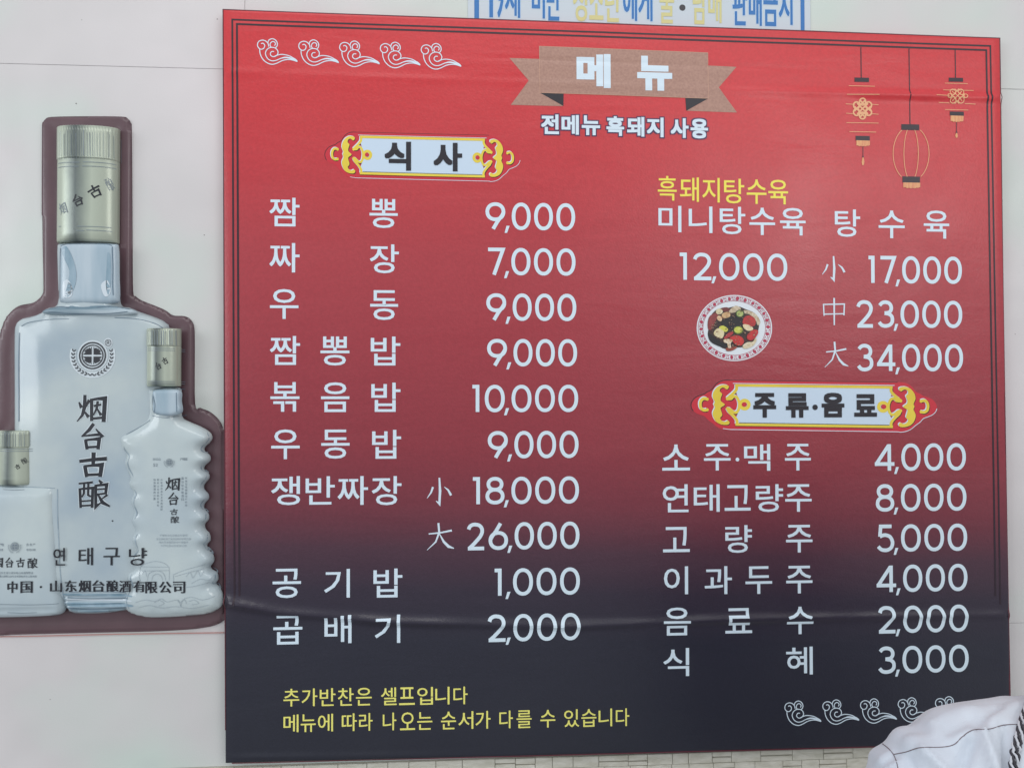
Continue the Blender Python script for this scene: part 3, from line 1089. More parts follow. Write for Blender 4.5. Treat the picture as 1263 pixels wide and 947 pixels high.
def lantern(cord, cap, lines, bottom, fringe, tail, knot, label, oval=None):
    root = line_part('lantern_print', banner, label)
    dk = Sheet()
    dk.ribbon([C5(*cord[0]), C5(*cord[1])], 6 * G1)
    bx(dk, 'cord', 'frame_ink', parent=root)
    for r_ in (cap, bottom):
        dk = Sheet(0.0004)
        rect5(dk, *r_)
        bx(dk, 'end_cap', 'frame_ink', parent=root)
    gd = Sheet(0.0006)
    for x0, x1, y in lines:
        gd.ribbon([C5(x0, y), C5(x1, y + 3)], 3.4 * G1)
    if oval:
        cx, cy, rx, ry, r2, ya, yb = oval
        for r in (rx, r2):
            for sgn in (-1, 1):
                pts = []
                for i in range(25):
                    t = i / 24
                    y = ya + (yb - ya) * t
                    q = (y - cy) / ry
                    pts.append(C5(cx + sgn * r * math.sqrt(max(0, 1 - q * q)), y))
                gd.ribbon(pts, 3.8 * G1)
    if knot:
        cx, cy, s, heavy = knot
        w = (9 if heavy else 5) * G1
        for k_ in range(6 if heavy else 4):
            a = math.radians(90 + 60 * k_) if heavy else math.radians(45 + 90 * k_)
            r = s * (0.66 if heavy else 0.62)
            gd.ribbon([C5(*p) for p in ellipse(cx + r * math.cos(a), cy - r * math.sin(a), s * .30, s * .32, 14)], w, closed=True)
        if not heavy:
            for sg in (-1, 1):
                gd.ribbon([C5(*p) for p in ellipse(cx + sg * s * .88, cy, s * .2, s * .2, 12)], w, closed=True)
        for k_ in (-1, 0, 1):
            o_ = k_ * s * .28
            gd.ribbon([C5(cx - s * .52 + o_, cy - s * .52 - o_), C5(cx + s * .52 + o_, cy + s * .52 - o_)], w)
            gd.ribbon([C5(cx - s * .52 + o_, cy + s * .52 + o_), C5(cx + s * .52 + o_, cy - s * .52 + o_)], w)
    gd.build('gold_outline', M['lantern_gold'], root, bsurf, cuts_z=cz)
    fr = Sheet(0.0006)
    x0, y0, x1, y1 = fringe
    n = 9
    top = [C5(x0, y0), C5(x1, y0 + 2)]
    bot = []
    for i in range(n + 1):
        t = i / n
        bot.append(C5(x1 - (x1 - x0) * t, y1 - 6 * (abs(t - .5) * 2) ** 2 + (3 if i % 2 else 0)))
    fr.poly(top + bot)
    if tail:
        (cx, ya, yb, yc) = tail
        tl = Sheet(0.0005)
        tl.ribbon([C5(cx, ya), C5(cx, yb)], 4.5 * G1)
        tl.poly([C5(*p) for p in ellipse(cx, yb, 5, 7, 10)])
        tl.build('tassel_cord', M['edge_red'], root, bsurf)
        fr.poly([C5(cx - 3, yb + 4), C5(cx + 3, yb + 4), C5(cx + 8, yb + (yc - yb) * .6), C5(cx + 4, yc), C5(cx - 4, yc), C5(cx - 8, yb + (yc - yb) * .6)])
    fr.build('fringe', M['fringe_ink'], root, bsurf)


lantern(((278, 84), (280, 256)), (242, 253, 323, 277), [(210, 355, 299), (197, 375, 349), (193, 245, 400), (330, 375, 402), (195, 245, 452), (330, 375, 455), (197, 375, 504), (213, 362, 554)],
        (248, 577, 327, 603), (252, 602, 327, 634), (289, 630, 694, 740), (286, 427, 58, True), 'left printed lantern with a cream knot between gold lines')
lantern(((546, 92), (551, 514)), (502, 512, 602, 544), [], (508, 802, 606, 836), (513, 836, 607, 867), None, None, 'large oval printed lantern drawn in gold lines', oval=(556, 676, 100, 152, 40, 545, 804))
lantern(((803, 98), (805, 256)), (767, 253, 847, 275), [(745, 872, 284), (735, 905, 322), (690, 765, 354), (710, 770, 392), (855, 915, 398), (745, 875, 431)],
        (772, 441, 851, 464), (776, 464, 849, 498), (810, 494, 558, 587), (811, 357, 52, False), 'right printed lantern with a thin gold knot')

# the printed dish
C6 = lambda x, y: P(850 + x / 9.473, 355 + y / 9.473)
G6 = 0.00131 / 9.473
PCX, PCY = 528, 470
sh = Sheet(0.0002)
sh.poly([C6(x, y) for x, y in ellipse(PCX, PCY, 441, 386, 72)])
dish = bx(sh, 'dish_print', 'plate_white', label='round printed photo of a white patterned plate of stir fried food')
sh = Sheet(0.0005)
sh.ribbon([C6(x, y) for x, y in ellipse(PCX, PCY, 424, 370, 72)], 5 * G6, closed=True)
sh.ribbon([C6(x, y) for x, y in ellipse(PCX - 2, PCY, 366, 317, 72)], 5 * G6, closed=True)
rr = random.Random(5)
for k_ in range(26):
    a = k_ / 26 * 2 * math.pi
    for (da, dr, w, h) in ((-.035, .0, 38, 44), (.055, .035, 14, 16), (.075, -.03, 16, 12), (.11, .03, 12, 14), (.12, -.03, 10, 10)):
        b = a + da
        r = .902 + dr
        c = (PCX + 435 * r * math.cos(b), PCY + 380 * r * math.sin(b))
        t = Vector((math.cos(b), math.sin(b)))
        n_ = Vector((-t.y, t.x))
        pts = []
        for q in range(7):
            an = q / 7 * 2 * math.pi
            rad = rr.uniform(.42, .6)
            pts.append((c[0] + n_.x * w * rad * math.cos(an) + t.x * h * rad * math.sin(an), c[1] + n_.y * w * rad * math.cos(an) + t.y * h * rad * math.sin(an)))
        sh.poly([C6(*p) for p in pts])
sh.build('rim_pattern', M['pattern_red'], dish, bsurf)


def food(name, col, pts, lay, c2=None, smooth=True):
    s_ = Sheet(lay)
    p = catmull(pts, 3, True) if smooth else pts
    s_.poly([C6(*q) for q in p])
    key = name + str(col)
    if key not in M:
        M[key] = mat(name + '_print', col, 0.45, c2=c2, mscale=240)
    return s_.build(name, M[key], dish, bsurf)


food('sauce', (40, 34, 36), [(250, 330), (330, 250), (450, 235), (560, 215), (660, 250), (770, 300), (815, 400), (800, 520), (740, 640), (640, 690), (520, 700), (420, 715), (330, 670), (250, 620), (215, 540), (240, 430)], .0006, (70, 44, 40))
food('noodle', (214, 200, 176), [(640, 262), (720, 275), (790, 320), (830, 400), (800, 440), (770, 370), (700, 310), (650, 300)], .0008, (180, 160, 130))
food('noodle', (214, 200, 176), [(470, 260), (540, 210), (600, 235), (590, 262), (520, 290), (470, 290)], .0009, (180, 130, 110))
food('meat', (150, 66, 66), [(215, 400), (240, 330), (310, 290), (340, 320), (300, 400), (270, 480), (220, 485)], .0009, (120, 50, 50))
food('meat', (110, 50, 50), [(370, 240), (440, 228), (475, 260), (430, 280), (390, 270)], .0010)
food('mushroom', (224, 214, 184), [(315, 262), (350, 242), (388, 265), (380, 300), (340, 312), (312, 292)], .0012, (206, 190, 150))
food('squid', (214, 186, 140), [(380, 310), (420, 285), (470, 290), (475, 335), (420, 355), (385, 345)], .0012, (190, 140, 96))
food('squid', (224, 196, 160), [(320, 345), (350, 325), (382, 350), (372, 390), (335, 380)], .0013, (200, 150, 110))
food('black_fungus', (30, 28, 32), [(370, 400), (440, 350), (540, 330), (620, 350), (620, 440), (540, 480), (450, 475), (380, 430)], .0011)
food('black_fungus', (28, 27, 32), [(225, 530), (280, 570), (350, 620), (430, 660), (420, 700), (340, 680), (260, 640), (225, 590)], .0011)
cu = food('cucumber', (70, 92, 48), ellipse(590, 302, 50, 46, 16), .0014, smooth=False)
food('cucumber_flesh', (150, 166, 92), ellipse(590, 302, 38, 34, 16), .0016, (180, 190, 120), smooth=False)
food('tomato', (196, 52, 52), [(620, 400), (650, 335), (720, 328), (770, 370), (765, 440), (700, 450), (640, 430)], .0014, (160, 50, 50))
food('onion', (220, 196, 150), [(625, 430), (680, 430), (740, 465), (735, 495), (680, 502), (635, 470)], .0016, (230, 216, 184))
food('cucumber', (86, 104, 40), ellipse(572, 495, 60, 48, 16), .0013, smooth=False)
food('cucumber_flesh', (190, 196, 76), ellipse(570, 492, 48, 37, 16), .0015, (210, 210, 110), smooth=False)
food('pepper', (206, 204, 84), [(345, 465), (390, 442), (450, 480), (430, 515), (380, 500)], .0015)
food('tofu', (224, 212, 176), [(285, 520), (335, 472), (405, 515), (380, 590), (300, 560)], .0016, (212, 196, 150))
food('tomato', (206, 54, 50), [(470, 580), (540, 555), (610, 575), (638, 630), (600, 675), (540, 665), (500, 620)], .0016, (180, 46, 46))
food('tomato', (200, 50, 52), [(690, 530), (760, 488), (805, 510), (780, 570), (720, 615), (670, 590)], .0016, (170, 44, 50))
food('meat', (170, 50, 56), [(400, 590), (450, 530), (510, 515), (500, 545), (440, 590)], .0017)
food('squid', (230, 218, 196), [(400, 605), (460, 598), (505, 615), (480, 650), (485, 700), (450, 700), (440, 650), (405, 640)], .0018, (190, 150, 110))
food('noodle', (222, 210, 186), [(625, 670), (680, 635), (740, 630), (770, 585), (785, 620), (740, 680), (670, 710), (630, 705)], .0012, (196, 180, 140))
food('meat', (160, 76, 56), [(430, 705), (500, 690), (560, 690), (510, 730), (440, 740)], .0012, (130, 60, 50))
rr = random.Random(11)
fleck = Sheet(.0021)
for i in range(80):
    a, r = rr.uniform(0, 6.283), rr.random() ** .5
    cx, cy, s_ = PCX - 10 + 265 * r * math.cos(a), PCY - 5 + 220 * r * math.sin(a), rr.uniform(4, 11)
    fleck.poly([C6(cx + s_ * rr.uniform(.5, 1.2) * math.cos(t), cy + s_ * rr.uniform(.4, 1) * math.sin(t)) for t in np.linspace(0, 6.283, 7)[:-1]])
fleck.build('garnish', mat('garnish_print', (190, 160, 130), .45, c2=(90, 50, 46), mscale=300), dish, bsurf)

# ------------------------------------------------------------------ embossed bottle sign
sign = thing('embossed_bottle_sign', 'maroon embossed plastic sign with three raised liquor bottles, left of the menu', 'advertising sign', W(140, 781))


def seg_dist(pts, poly):
    pts = np.asarray(pts)
    A = np.asarray(poly)
    B = np.roll(A, -1, axis=0)
    D = B - A
    L2 = (D ** 2).sum(1) + 1e-18
    best = np.full(len(pts), 1e9)
    for a, dvec, l2 in zip(A, D, L2):
        t = np.clip(((pts - a) @ dvec) / l2, 0, 1)
        q = a + t[:, None] * dvec
        best = np.minimum(best, np.hypot(*(pts - q).T))
    return best


def inside(pts, poly):
    pts = np.asarray(pts)
    A = np.asarray(poly)
    x, y = pts[:, 0], pts[:, 1]
    res = np.zeros(len(pts), bool)
    j = len(A) - 1
    for i in range(len(A)):
        xi, yi = A[i]
        xj, yj = A[j]
        c = ((yi > y) != (yj > y)) & (x < (xj - xi) * (y - yi) / (yj - yi + 1e-15) + xi)
        res ^= c
        j = i
    return res


def resample(poly, s):
    out = []
    n = len(poly)
    for i in range(n):
        a, b = Vector(poly[i]), Vector(poly[(i + 1) % n])
        k = max(1, int(round((b - a).length / s)))
        for j in range(k):
            q = a + (b - a) * (j / k)
            out.append((q.x, q.y))
    return out


TREES = []
RELIEF = []


def relief(name, outline_px, base, hf, m, parent, s=0.0035, fine=0.018, d=0.012, smooth_n=4, corner=False, label=None, xf=None):
    pl = [XZ(a, b, d) for a, b in (outline_px if corner else catmull(outline_px, smooth_n, True))]
    pl = resample(pl, s)
    P_ = np.array(pl)
    gx = np.arange(P_[:, 0].min(), P_[:, 0].max(), s)
    gz = np.arange(P_[:, 1].min(), P_[:, 1].max(), s)
    G = np.array([(a, b) for a in gx for b in gz])
    IJ = np.array([(i, j) for i in range(len(gx)) for j in range(len(gz))])
    ins = inside(G, P_)
    G, IJ = G[ins], IJ[ins]
    dd = seg_dist(G, P_)
    keep = (dd > s * .45) & ((dd < fine) | ((IJ[:, 0] % 2 == 0) & (IJ[:, 1] % 2 == 0)))
    G, dd = G[keep], dd[keep]
    allp = [Vector(p) for p in pl] + [Vector((float(a), float(b))) for a, b in G]
    n = len(pl)
    vo, eo, fo, ov, oe, of = delaunay_2d_cdt(allp, [(i, (i + 1) % n) for i in range(n)], [], 2, 1e-7)
    V = np.array([(v.x, v.y) for v in vo])
    isb = np.array([any(k < n for k in o) for o in ov])
    D = seg_dist(V, P_)
    D[isb] = 0
    h = hf(D, V[:, 0], V[:, 1]) + base
    verts = [(V[i, 0], -h[i], V[i, 1]) for i in range(len(V))]
    cen = np.array([V[list(f)].mean(0) for f in fo])
    okf = inside(cen, P_)
    faces = []
    for f, ok in zip(fo, okf):
        if not ok:
            continue
        a, b, c = V[f[0]], V[f[1]], V[f[2]]
        cr = (b[0] - a[0]) * (c[1] - a[1]) - (b[1] - a[1]) * (c[0] - a[0])
        faces.append(tuple(f) if cr > 0 else tuple(reversed(f)))
    bmap = {}
    for i, o in enumerate(ov):
        for k in o:
            if k < n:
                bmap[k] = i
    k = len(verts)
    order = [bmap[i] for i in range(n)]
    area2 = sum(pl[i][0] * pl[(i + 1) % n][1] - pl[(i + 1) % n][0] * pl[i][1] for i in range(n))
    back = max(0.0005, base - 0.006)
    for i in order:
        verts.append((V[i, 0], -back if base > 0 else -0.0005, V[i, 1]))
    for i in range(n):
        j = (i + 1) % n
        q = (order[i], k + i, k + j, order[j])
        faces.append(q if area2 > 0 else tuple(reversed(q)))
    o = mesh_obj(name, verts, faces, m, parent, smooth=True, label=label)
    RELIEF.append((verts, [f for f in faces]))
    return o


def rim(D, r, p=2.0):
    t = np.clip(D / r, 0, 1)
    return np.sqrt(1 - (1 - t) ** p)


def sstep(D, r):
    t = np.clip(D / r, 0, 1)
    return t * t * (3 - 2 * t)


def nz2(X, Z, sc, seed=0.0):
    return np.array([noise.noise(Vector((x * sc, seed, z * sc))) for x, z in zip(X, Z)])


BOARD = [(50, 160), (50.5, 152), (54, 146), (62, 143.2), (100, 142.4), (148, 142.8), (156, 145.5), (160, 151), (161, 160), (161.6, 230), (162, 300), (162.6, 358), (166, 365), (173, 370), (188, 376), (202, 382),
         (212, 388.6), (226, 389.6), (234, 394), (238.4, 404), (239, 430), (239.4, 498), (246, 503), (258, 508), (269, 518), (275, 532), (277.4, 560), (277.8, 700), (277.4, 755), (272, 768), (250, 775), (200, 779), (120, 781), (40, 783),
         (-30, 785), (-44, 784), (-46, 770), (-46, 560), (-40, 548), (-34, 540), (-10, 520), (-6, 500), (-5, 430), (0, 404), (8, 388), (21, 377), (40, 372.5), (50, 363), (51.6, 350), (50.6, 300), (50, 230)]


def h_board(D, X, Z):
    return 0.0065 * rim(D, 0.0045, 3) - 0.001 * sstep(D - 0.012, 0.010)


relief('backing', BOARD, 0.0, h_board, M['maroon'], sign, s=0.004, fine=0.03, d=0.005)

BIG = [(17.5, 640), (17.2, 500), (17.0, 420), (18.6, 401), (25, 393), (40, 389), (52, 384), (58, 379), (68, 377), (71, 368), (70, 330), (69.6, 306), (74, 299), (106, 297.8), (139, 299), (145, 306), (145.6, 340), (146, 368), (149, 377), (158, 379),
       (170, 384), (190, 391), (203, 398), (207.5, 412), (208, 500), (208, 640), (206, 740), (160, 752), (120, 757.5), (88, 756), (78, 748), (30, 745), (19, 735)]
bz0 = XZ(0, 405)[1]
cxb = XZ(112, 500)[0]


def h_big(D, X, Z):
    h = 0.016 * rim(D, 0.016) + 0.004 * sstep(D, 0.05)
    zn1, zn2 = XZ(0, 377)[1], XZ(0, 386)[1]
    ring = np.exp(-((Z - (zn1 + zn2) / 2) / 0.006) ** 2) * 0.004
    # recessed pinch at the neck base and rings at the foot
    foot = np.exp(-((Z - XZ(0, 738)[1]) / 0.004) ** 2) * -0.004 + np.exp(-((Z - XZ(0, 748)[1]) / 0.004) ** 2) * 0.002
    # dented plastic round the smaller bottles
    n = nz2(X, Z, 16, 2.0) * 0.0012
    return h + ring * np.clip(D / .01, 0, 1) + foot * np.clip(D / .01, 0, 1) + n * np.clip(D / .02, 0, 1)


big = relief('bottle', BIG, 0.006, h_big, M['glass_print'], sign, label='tallest bottle in the middle of the sign')
NECK = [(72, 304), (76, 300.5), (106, 299), (138, 300.5), (143, 305), (144, 340), (144.6, 366), (140, 373), (106, 375), (76, 373), (71.6, 366), (71.4, 335)]


def h_neck(D, X, Z):
    return 0.005 * rim(D, 0.010) - 0.001 * np.exp(-((X - XZ(84, 340)[0]) / .006) ** 2)


relief('neck', NECK, 0.0240, h_neck, M['neck_print'], big, d=0.028)
FOOT = [(80, 731), (110, 729.5), (158, 731), (162, 740), (158, 751), (120, 756), (90, 755), (80, 748)]
relief('foot_ring', FOOT, 0.0210, lambda D, X, Z: 0.004 * rim(D, .006) + 0.0016 * np.sin((Z - 1.2) * 900), M['ring_print'], big, s=0.0022, d=0.026)
COL_ = [(54, 381), (80, 376.6), (106, 375.6), (134, 376.6), (160, 381), (164, 386.5), (134, 389), (80, 389), (52, 386.5)]
relief('shoulder_ring', COL_, 0.0250, lambda D, X, Z: 0.005 * rim(D, .006), M['ring_print'], big, s=0.0025, d=0.031)


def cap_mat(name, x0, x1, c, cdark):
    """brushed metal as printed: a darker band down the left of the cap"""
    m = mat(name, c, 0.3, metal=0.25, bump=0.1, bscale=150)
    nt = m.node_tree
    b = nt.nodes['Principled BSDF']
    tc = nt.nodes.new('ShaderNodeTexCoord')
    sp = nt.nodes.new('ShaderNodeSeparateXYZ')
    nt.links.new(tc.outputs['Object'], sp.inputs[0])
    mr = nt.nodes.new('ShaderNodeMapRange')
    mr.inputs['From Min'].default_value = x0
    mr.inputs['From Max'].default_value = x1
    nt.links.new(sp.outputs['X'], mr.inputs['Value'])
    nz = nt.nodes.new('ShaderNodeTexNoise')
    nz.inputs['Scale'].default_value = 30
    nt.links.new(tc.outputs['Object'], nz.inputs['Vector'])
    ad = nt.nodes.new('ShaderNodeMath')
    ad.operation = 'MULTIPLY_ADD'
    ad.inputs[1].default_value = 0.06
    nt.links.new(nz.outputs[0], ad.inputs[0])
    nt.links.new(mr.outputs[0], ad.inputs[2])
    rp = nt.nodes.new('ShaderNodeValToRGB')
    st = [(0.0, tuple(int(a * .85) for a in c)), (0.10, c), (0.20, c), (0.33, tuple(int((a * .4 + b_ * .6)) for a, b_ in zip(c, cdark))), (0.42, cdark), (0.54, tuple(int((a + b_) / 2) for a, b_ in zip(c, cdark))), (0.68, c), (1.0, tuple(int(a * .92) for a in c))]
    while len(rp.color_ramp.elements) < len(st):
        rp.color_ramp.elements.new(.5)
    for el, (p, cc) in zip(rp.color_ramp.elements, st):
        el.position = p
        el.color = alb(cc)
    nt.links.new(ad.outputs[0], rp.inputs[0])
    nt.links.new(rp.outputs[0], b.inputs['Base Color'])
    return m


def cap(parent, x0, y0, x1, y1, yk, base, H, nk, label=None, ragged=True, d=0.019):
    """a cap with a fluted top down to yk and a smooth skirt"""
    c = (X0, Z0) = XZ(x0, y1, d)
    X1, Z1 = XZ(x1, y0, d)
    ZK = XZ(x0, yk, d)[1]
    hw, cx = (X1 - X0) / 2, (X0 + X1) / 2
    nx = nk * 6
    zs = [Z0, Z0 + .001] + list(np.linspace(Z0 + .004, ZK - .0015, 10)) + [ZK - .0004, ZK + .0004, ZK + .001] + list(np.linspace(ZK + .004, Z1 - .002, 6)) + [Z1 - .0008, Z1]
    verts, faces = [], []
    for z in zs:
        fl = z > ZK
        for i in range(nx + 1):
            t = i / nx * 2 - 1
            x = cx + hw * t * (1 - (.012 if not fl and z > ZK - .001 else 0))
            h = H * math.sqrt(max(0, 1 - abs(t) ** 2.6))
            e = min(z - Z0, Z1 - z)
            h *= .75 + .25 * min(1, max(0, e) / .002)
            if fl:
                ph = (i % 6) / 6.0
                h += 0.0012 * abs(math.sin(ph * math.pi)) * (1 - abs(t)) ** .3 + .0012
            verts.append((x, -(base + h), z))
    n = nx + 1
    for j in range(len(zs) - 1):
        for i in range(nx):
            a = j * n + i
            faces.append((a, a + 1, a + n + 1, a + n))
    ring_ = list(range(n)) + [j * n + nx for j in range(1, len(zs))] + [(len(zs) - 1) * n + i for i in range(nx - 1, -1, -1)] + [j * n for j in range(len(zs) - 2, 0, -1)]
    k = len(verts)
    for r in ring_:
        verts.append((verts[r][0], -(base - .004), verts[r][2]))
    m_ = len(ring_)
    for i in range(m_):
        faces.append((ring_[i], k + i, k + (i + 1) % m_, ring_[(i + 1) % m_]))
    o = mesh_obj('cap', verts, faces, None, parent, smooth=True)
    org = wloc(parent)
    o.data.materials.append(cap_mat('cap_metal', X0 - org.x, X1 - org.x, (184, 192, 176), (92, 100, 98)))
    RELIEF.append((verts, faces))
    return o


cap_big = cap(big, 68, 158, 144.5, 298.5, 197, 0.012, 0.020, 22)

RB = [(186, 490), (186.4, 479), (204, 476.6), (222, 478), (223.8, 490), (224.4, 513), (234, 520), (248, 526), (259, 533), (262, 540), (258.6, 546), (253, 551), (252.6, 556), (258.6, 561), (259.4, 568), (253, 574), (252, 579), (257.6, 584), (258, 590), (252.4, 597), (252, 603), (257, 609), (257.4, 615),
      (252.4, 621), (252, 627), (257, 633), (257.6, 640), (253, 646), (253.6, 652), (258.6, 658), (259.6, 666), (255.6, 671), (257, 677), (263, 684), (264, 692), (260, 698), (262, 702), (268, 706), (269.4, 714), (266.6, 719), (271, 724), (275, 733), (274.4, 745), (268, 751), (255, 755.6), (220, 759), (190, 760),
      (170, 757), (158, 750), (154.4, 740), (158, 728), (163, 720), (160, 712), (162, 704), (167.6, 698), (164.6, 690), (164, 684), (169, 678), (166.6, 670), (166, 662), (169, 655), (165.6, 647), (165, 639), (168, 632), (164.6, 624), (164, 616), (167, 608), (162, 601), (161, 594), (163.6, 587), (158, 578), (156.4, 570), (158.6, 562), (152.6, 555), (151.4, 547), (153.6, 537), (166, 529), (178, 520), (186, 512)]
bumps = [540, 565, 587, 613, 637, 662, 687, 710]


def h_rb(D, X, Z):
    h = 0.013 * rim(D, 0.012) + 0.004 * sstep(D, 0.03)
    edge = np.exp(-(D / 0.010) ** 2) * np.clip(D / .004, 0, 1)
    zz = [XZ(210, b, .02)[1] for b in bumps]
    w = np.zeros_like(Z)
    for z in zz:
        w += np.exp(-((Z - z) / 0.009) ** 2)
    h += (w - .6) * 0.0045 * edge
    low = np.clip((XZ(0, 690)[1] - Z) / .01, 0, 1)
    h += low * (nz2(X, Z, 90, 5) * .0009) * np.clip(D / .01, 0, 1)
    return h + nz2(X, Z, 22, 8) * .0008 * np.clip(D / .02, 0, 1)


rbo = relief('bottle', RB, 0.017, h_rb, M['glass_print_pale'], sign, smooth_n=3, s=0.003, label='small wavy sided bottle at the right of the sign')
relief('neck', [(188, 482), (204, 480), (220.5, 482), (221.5, 495), (222, 509), (205, 513), (188.4, 509), (188, 495)], 0.0325, lambda D, X, Z: .0045 * rim(D, .006), M['neck_print'], rbo, s=0.0025, d=0.036)
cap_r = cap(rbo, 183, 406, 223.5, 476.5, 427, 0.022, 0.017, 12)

LB = [(-34, 640), (-34, 606), (-31, 600), (-20, 597.5), (2, 597), (20, 596.6), (50, 597), (68, 598), (73, 603), (74, 625), (76, 665), (79, 710), (82, 742), (80.6, 752), (72, 757), (30, 759.5), (-10, 760), (-32, 759), (-40, 750), (-40, 740), (-38, 700)]
lbo = relief('bottle', LB, 0.017, lambda D, X, Z: .012 * rim(D, .011) + .003 * sstep(D, .03) + nz2(X, Z, 18, 11) * .0008 * np.clip(D / .02, 0, 1) - .003 * np.exp(-((Z - XZ(0, 603)[1]) / .002) ** 2) * np.clip(D / .01, 0, 1) - .0025 * np.exp(-((Z - XZ(0, 747)[1]) / .002) ** 2) * np.clip(D / .01, 0, 1), M['glass_print_pale'], sign, label='small square shouldered bottle at the left edge of the sign')
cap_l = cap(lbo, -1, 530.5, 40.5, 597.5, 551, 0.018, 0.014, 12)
for a in range(3):
    pass

# one surface over all the relief, to lay the print on
allv, allf = [], []
for v, f in RELIEF:
    k = len(allv)
    allv += [tuple(map(float, q)) for q in v]
    allf += [tuple(int(i) + k for i in p) for p in f]
tree = BVHTree.FromPolygons(allv, allf)


def rsurf(x, z):
    hit = tree.ray_cast(Vector((x, -0.5, z)), Vector((0, 1, 0)))
    return -hit[0].y if hit[0] is not None else 0.0


CXS = [i * 0.0045 for i in range(-90, 8)]
CZS = [1.1 + i * 0.0045 for i in range(0, 260)]


def rb_(sh, name, m, parent, label=None, cut=True):
    xs = [v[0] for v in sh.v]
    zs = [v[2] for v in sh.v]
    cx_ = [c for c in CXS if min(xs) < c < max(xs)] if cut else ()
    cz_ = [c for c in CZS if min(zs) < c < max(zs)] if cut else ()
    return sh.build(name, M[m], parent, rsurf, cuts_x=cx_, cuts_z=cz_, label=label)


DS = 0.028


def flat_letter(sh, name, m, parent):
    """a letter that bridges the dip between two bottles stays flat"""
    xs = [v[0] for v in sh.v]
    zs = [v[2] for v in sh.v]
    top = max(rsurf(a, b) for a in np.linspace(min(xs), max(xs), 7) for b in np.linspace(min(zs), max(zs), 5))
    low = min(rsurf(a, b) for a in np.linspace(min(xs), max(xs), 7) for b in np.linspace(min(zs), max(zs), 5))
    if top - low > .0022:
        k = (-CAM.y - top) / (-CAM.y - DS)
        sh.v = [(CAM.x + (a - CAM.x) * k, b, CAM.z + (c - CAM.z) * k) for a, b, c in sh.v]
        return sh.build(name, M[m], parent, lambda x, z: top)
    return rb_(sh, name, m, parent)


# large brush lettering down the big bottle with its pale raised edge
for ch, b in (('烟', (94.5, 487, 130, 521)), ('台', (99.8, 522.6, 127, 554)), ('古', (97.4, 558, 131, 588)), ('酿', (96.6, 592, 134, 626))):
    sh = Sheet(0.0004)
    put_brush(sh, ch, b, DS, 1.6 if ch in '酿烟' else 1.8)
    rb_(sh, 'letter_halo', 'emboss_white', big)
    sh = Sheet(0.0007)
    put_brush(sh, ch, b, DS, 1.03 if ch in '酿烟' else 1.15)
    rb_(sh, 'brush_letter', 'black_print', big, label='black brush character ' + ch)


def emblem(cx, cy, s, parent, m='black_print', full=True):
    """cx, cy in the photograph; s: photograph pixels per traced pixel"""
    X, Z, kx, kz = local(cx, cy, DS)
    Q = lambda x, y: (X + (x - 515) * s * kx, Z - (y - 455) * s * kz)
    w = s * kx
    if full:
        h = Sheet(0.0004)
        h.poly([Q(x, y) for x, y in ellipse(515, 455, 222, 226, 40)])
        h.poly([Q(x, y) for x, y in ellipse(742, 268, 66, 70, 24)])
        h.ribbon([Q(x, y) for x, y in ellipse(515, 455, 290, 285, 40, a0=-.32, a1=math.pi + .32)], 90 * w)
        rb_(h, 'emblem_halo', 'emboss_white', parent)
    e = Sheet(0.0012)
    e.ribbon([Q(x, y) for x, y in ellipse(515, 455, 188, 190, 40)], 20 * w, closed=True)
    e.ribbon([Q(x, y) for x, y in ellipse(515, 455, 152, 152, 40)], 16 * w, closed=True)
    for sx_ in (-1, 1):
        for sy_ in (-1, 1):
            pts = [(14, 14), (14, 140), (30, 96), (48, 118), (66, 96), (84, 104), (92, 84), (108, 84), (112, 66), (124, 60), (100, 50), (118, 34), (140, 14)]
            e.poly([Q(515 + sx_ * a, 455 + sy_ * b) for a, b in pts])
    for i in range(9):
        for sg in (-1, 1):
            a = math.radians(-14 + i * 11.6) if True else 0
            a = math.radians(-14 + i * 10.8)
            cx2, cy2 = 515 + sg * 282 * math.cos(a), 455 + 280 * math.sin(a)
            ta = Vector((-math.sin(a) * sg, math.cos(a)))
            na = Vector((math.cos(a) * sg, math.sin(a)))
            for g in (-1, 1):
                tip = Vector((cx2, cy2)) - ta * 30 + na * g * 28
                rt = Vector((cx2, cy2)) + ta * 18
                md = (tip + rt) / 2 + na * g * 12
                e.poly([Q(*rt), Q(*(md)), Q(*tip), Q(*((tip + rt) / 2 - na * g * 10 - ta * 4))])
    if full:
        e.ribbon([Q(x, y) for x, y in catmull([(455, 715), (490, 745), (515, 720), (545, 748), (575, 720)], 4)], 12 * w)
        e.ribbon([Q(x, y) for x, y in ellipse(743, 268, 44, 46, 24)], 8 * w, closed=True)
        e.ribbon([Q(728, 292), Q(728, 244), Q(752, 244), Q(758, 258), Q(750, 268), Q(730, 270)], 7 * w)
        e.ribbon([Q(744, 270), Q(760, 292)], 7 * w)
    return rb_(e, 'emblem', m, parent, label='round cross emblem in a laurel wreath')


emblem(113.5, 438.4, 1 / 11.83, big)
emblem(210.9, 569.4, 1 / 46.0, rbo, 'grey_print', False)
emblem(20.6, 673.0, 1 / 37.0, lbo, 'grey_print', False)

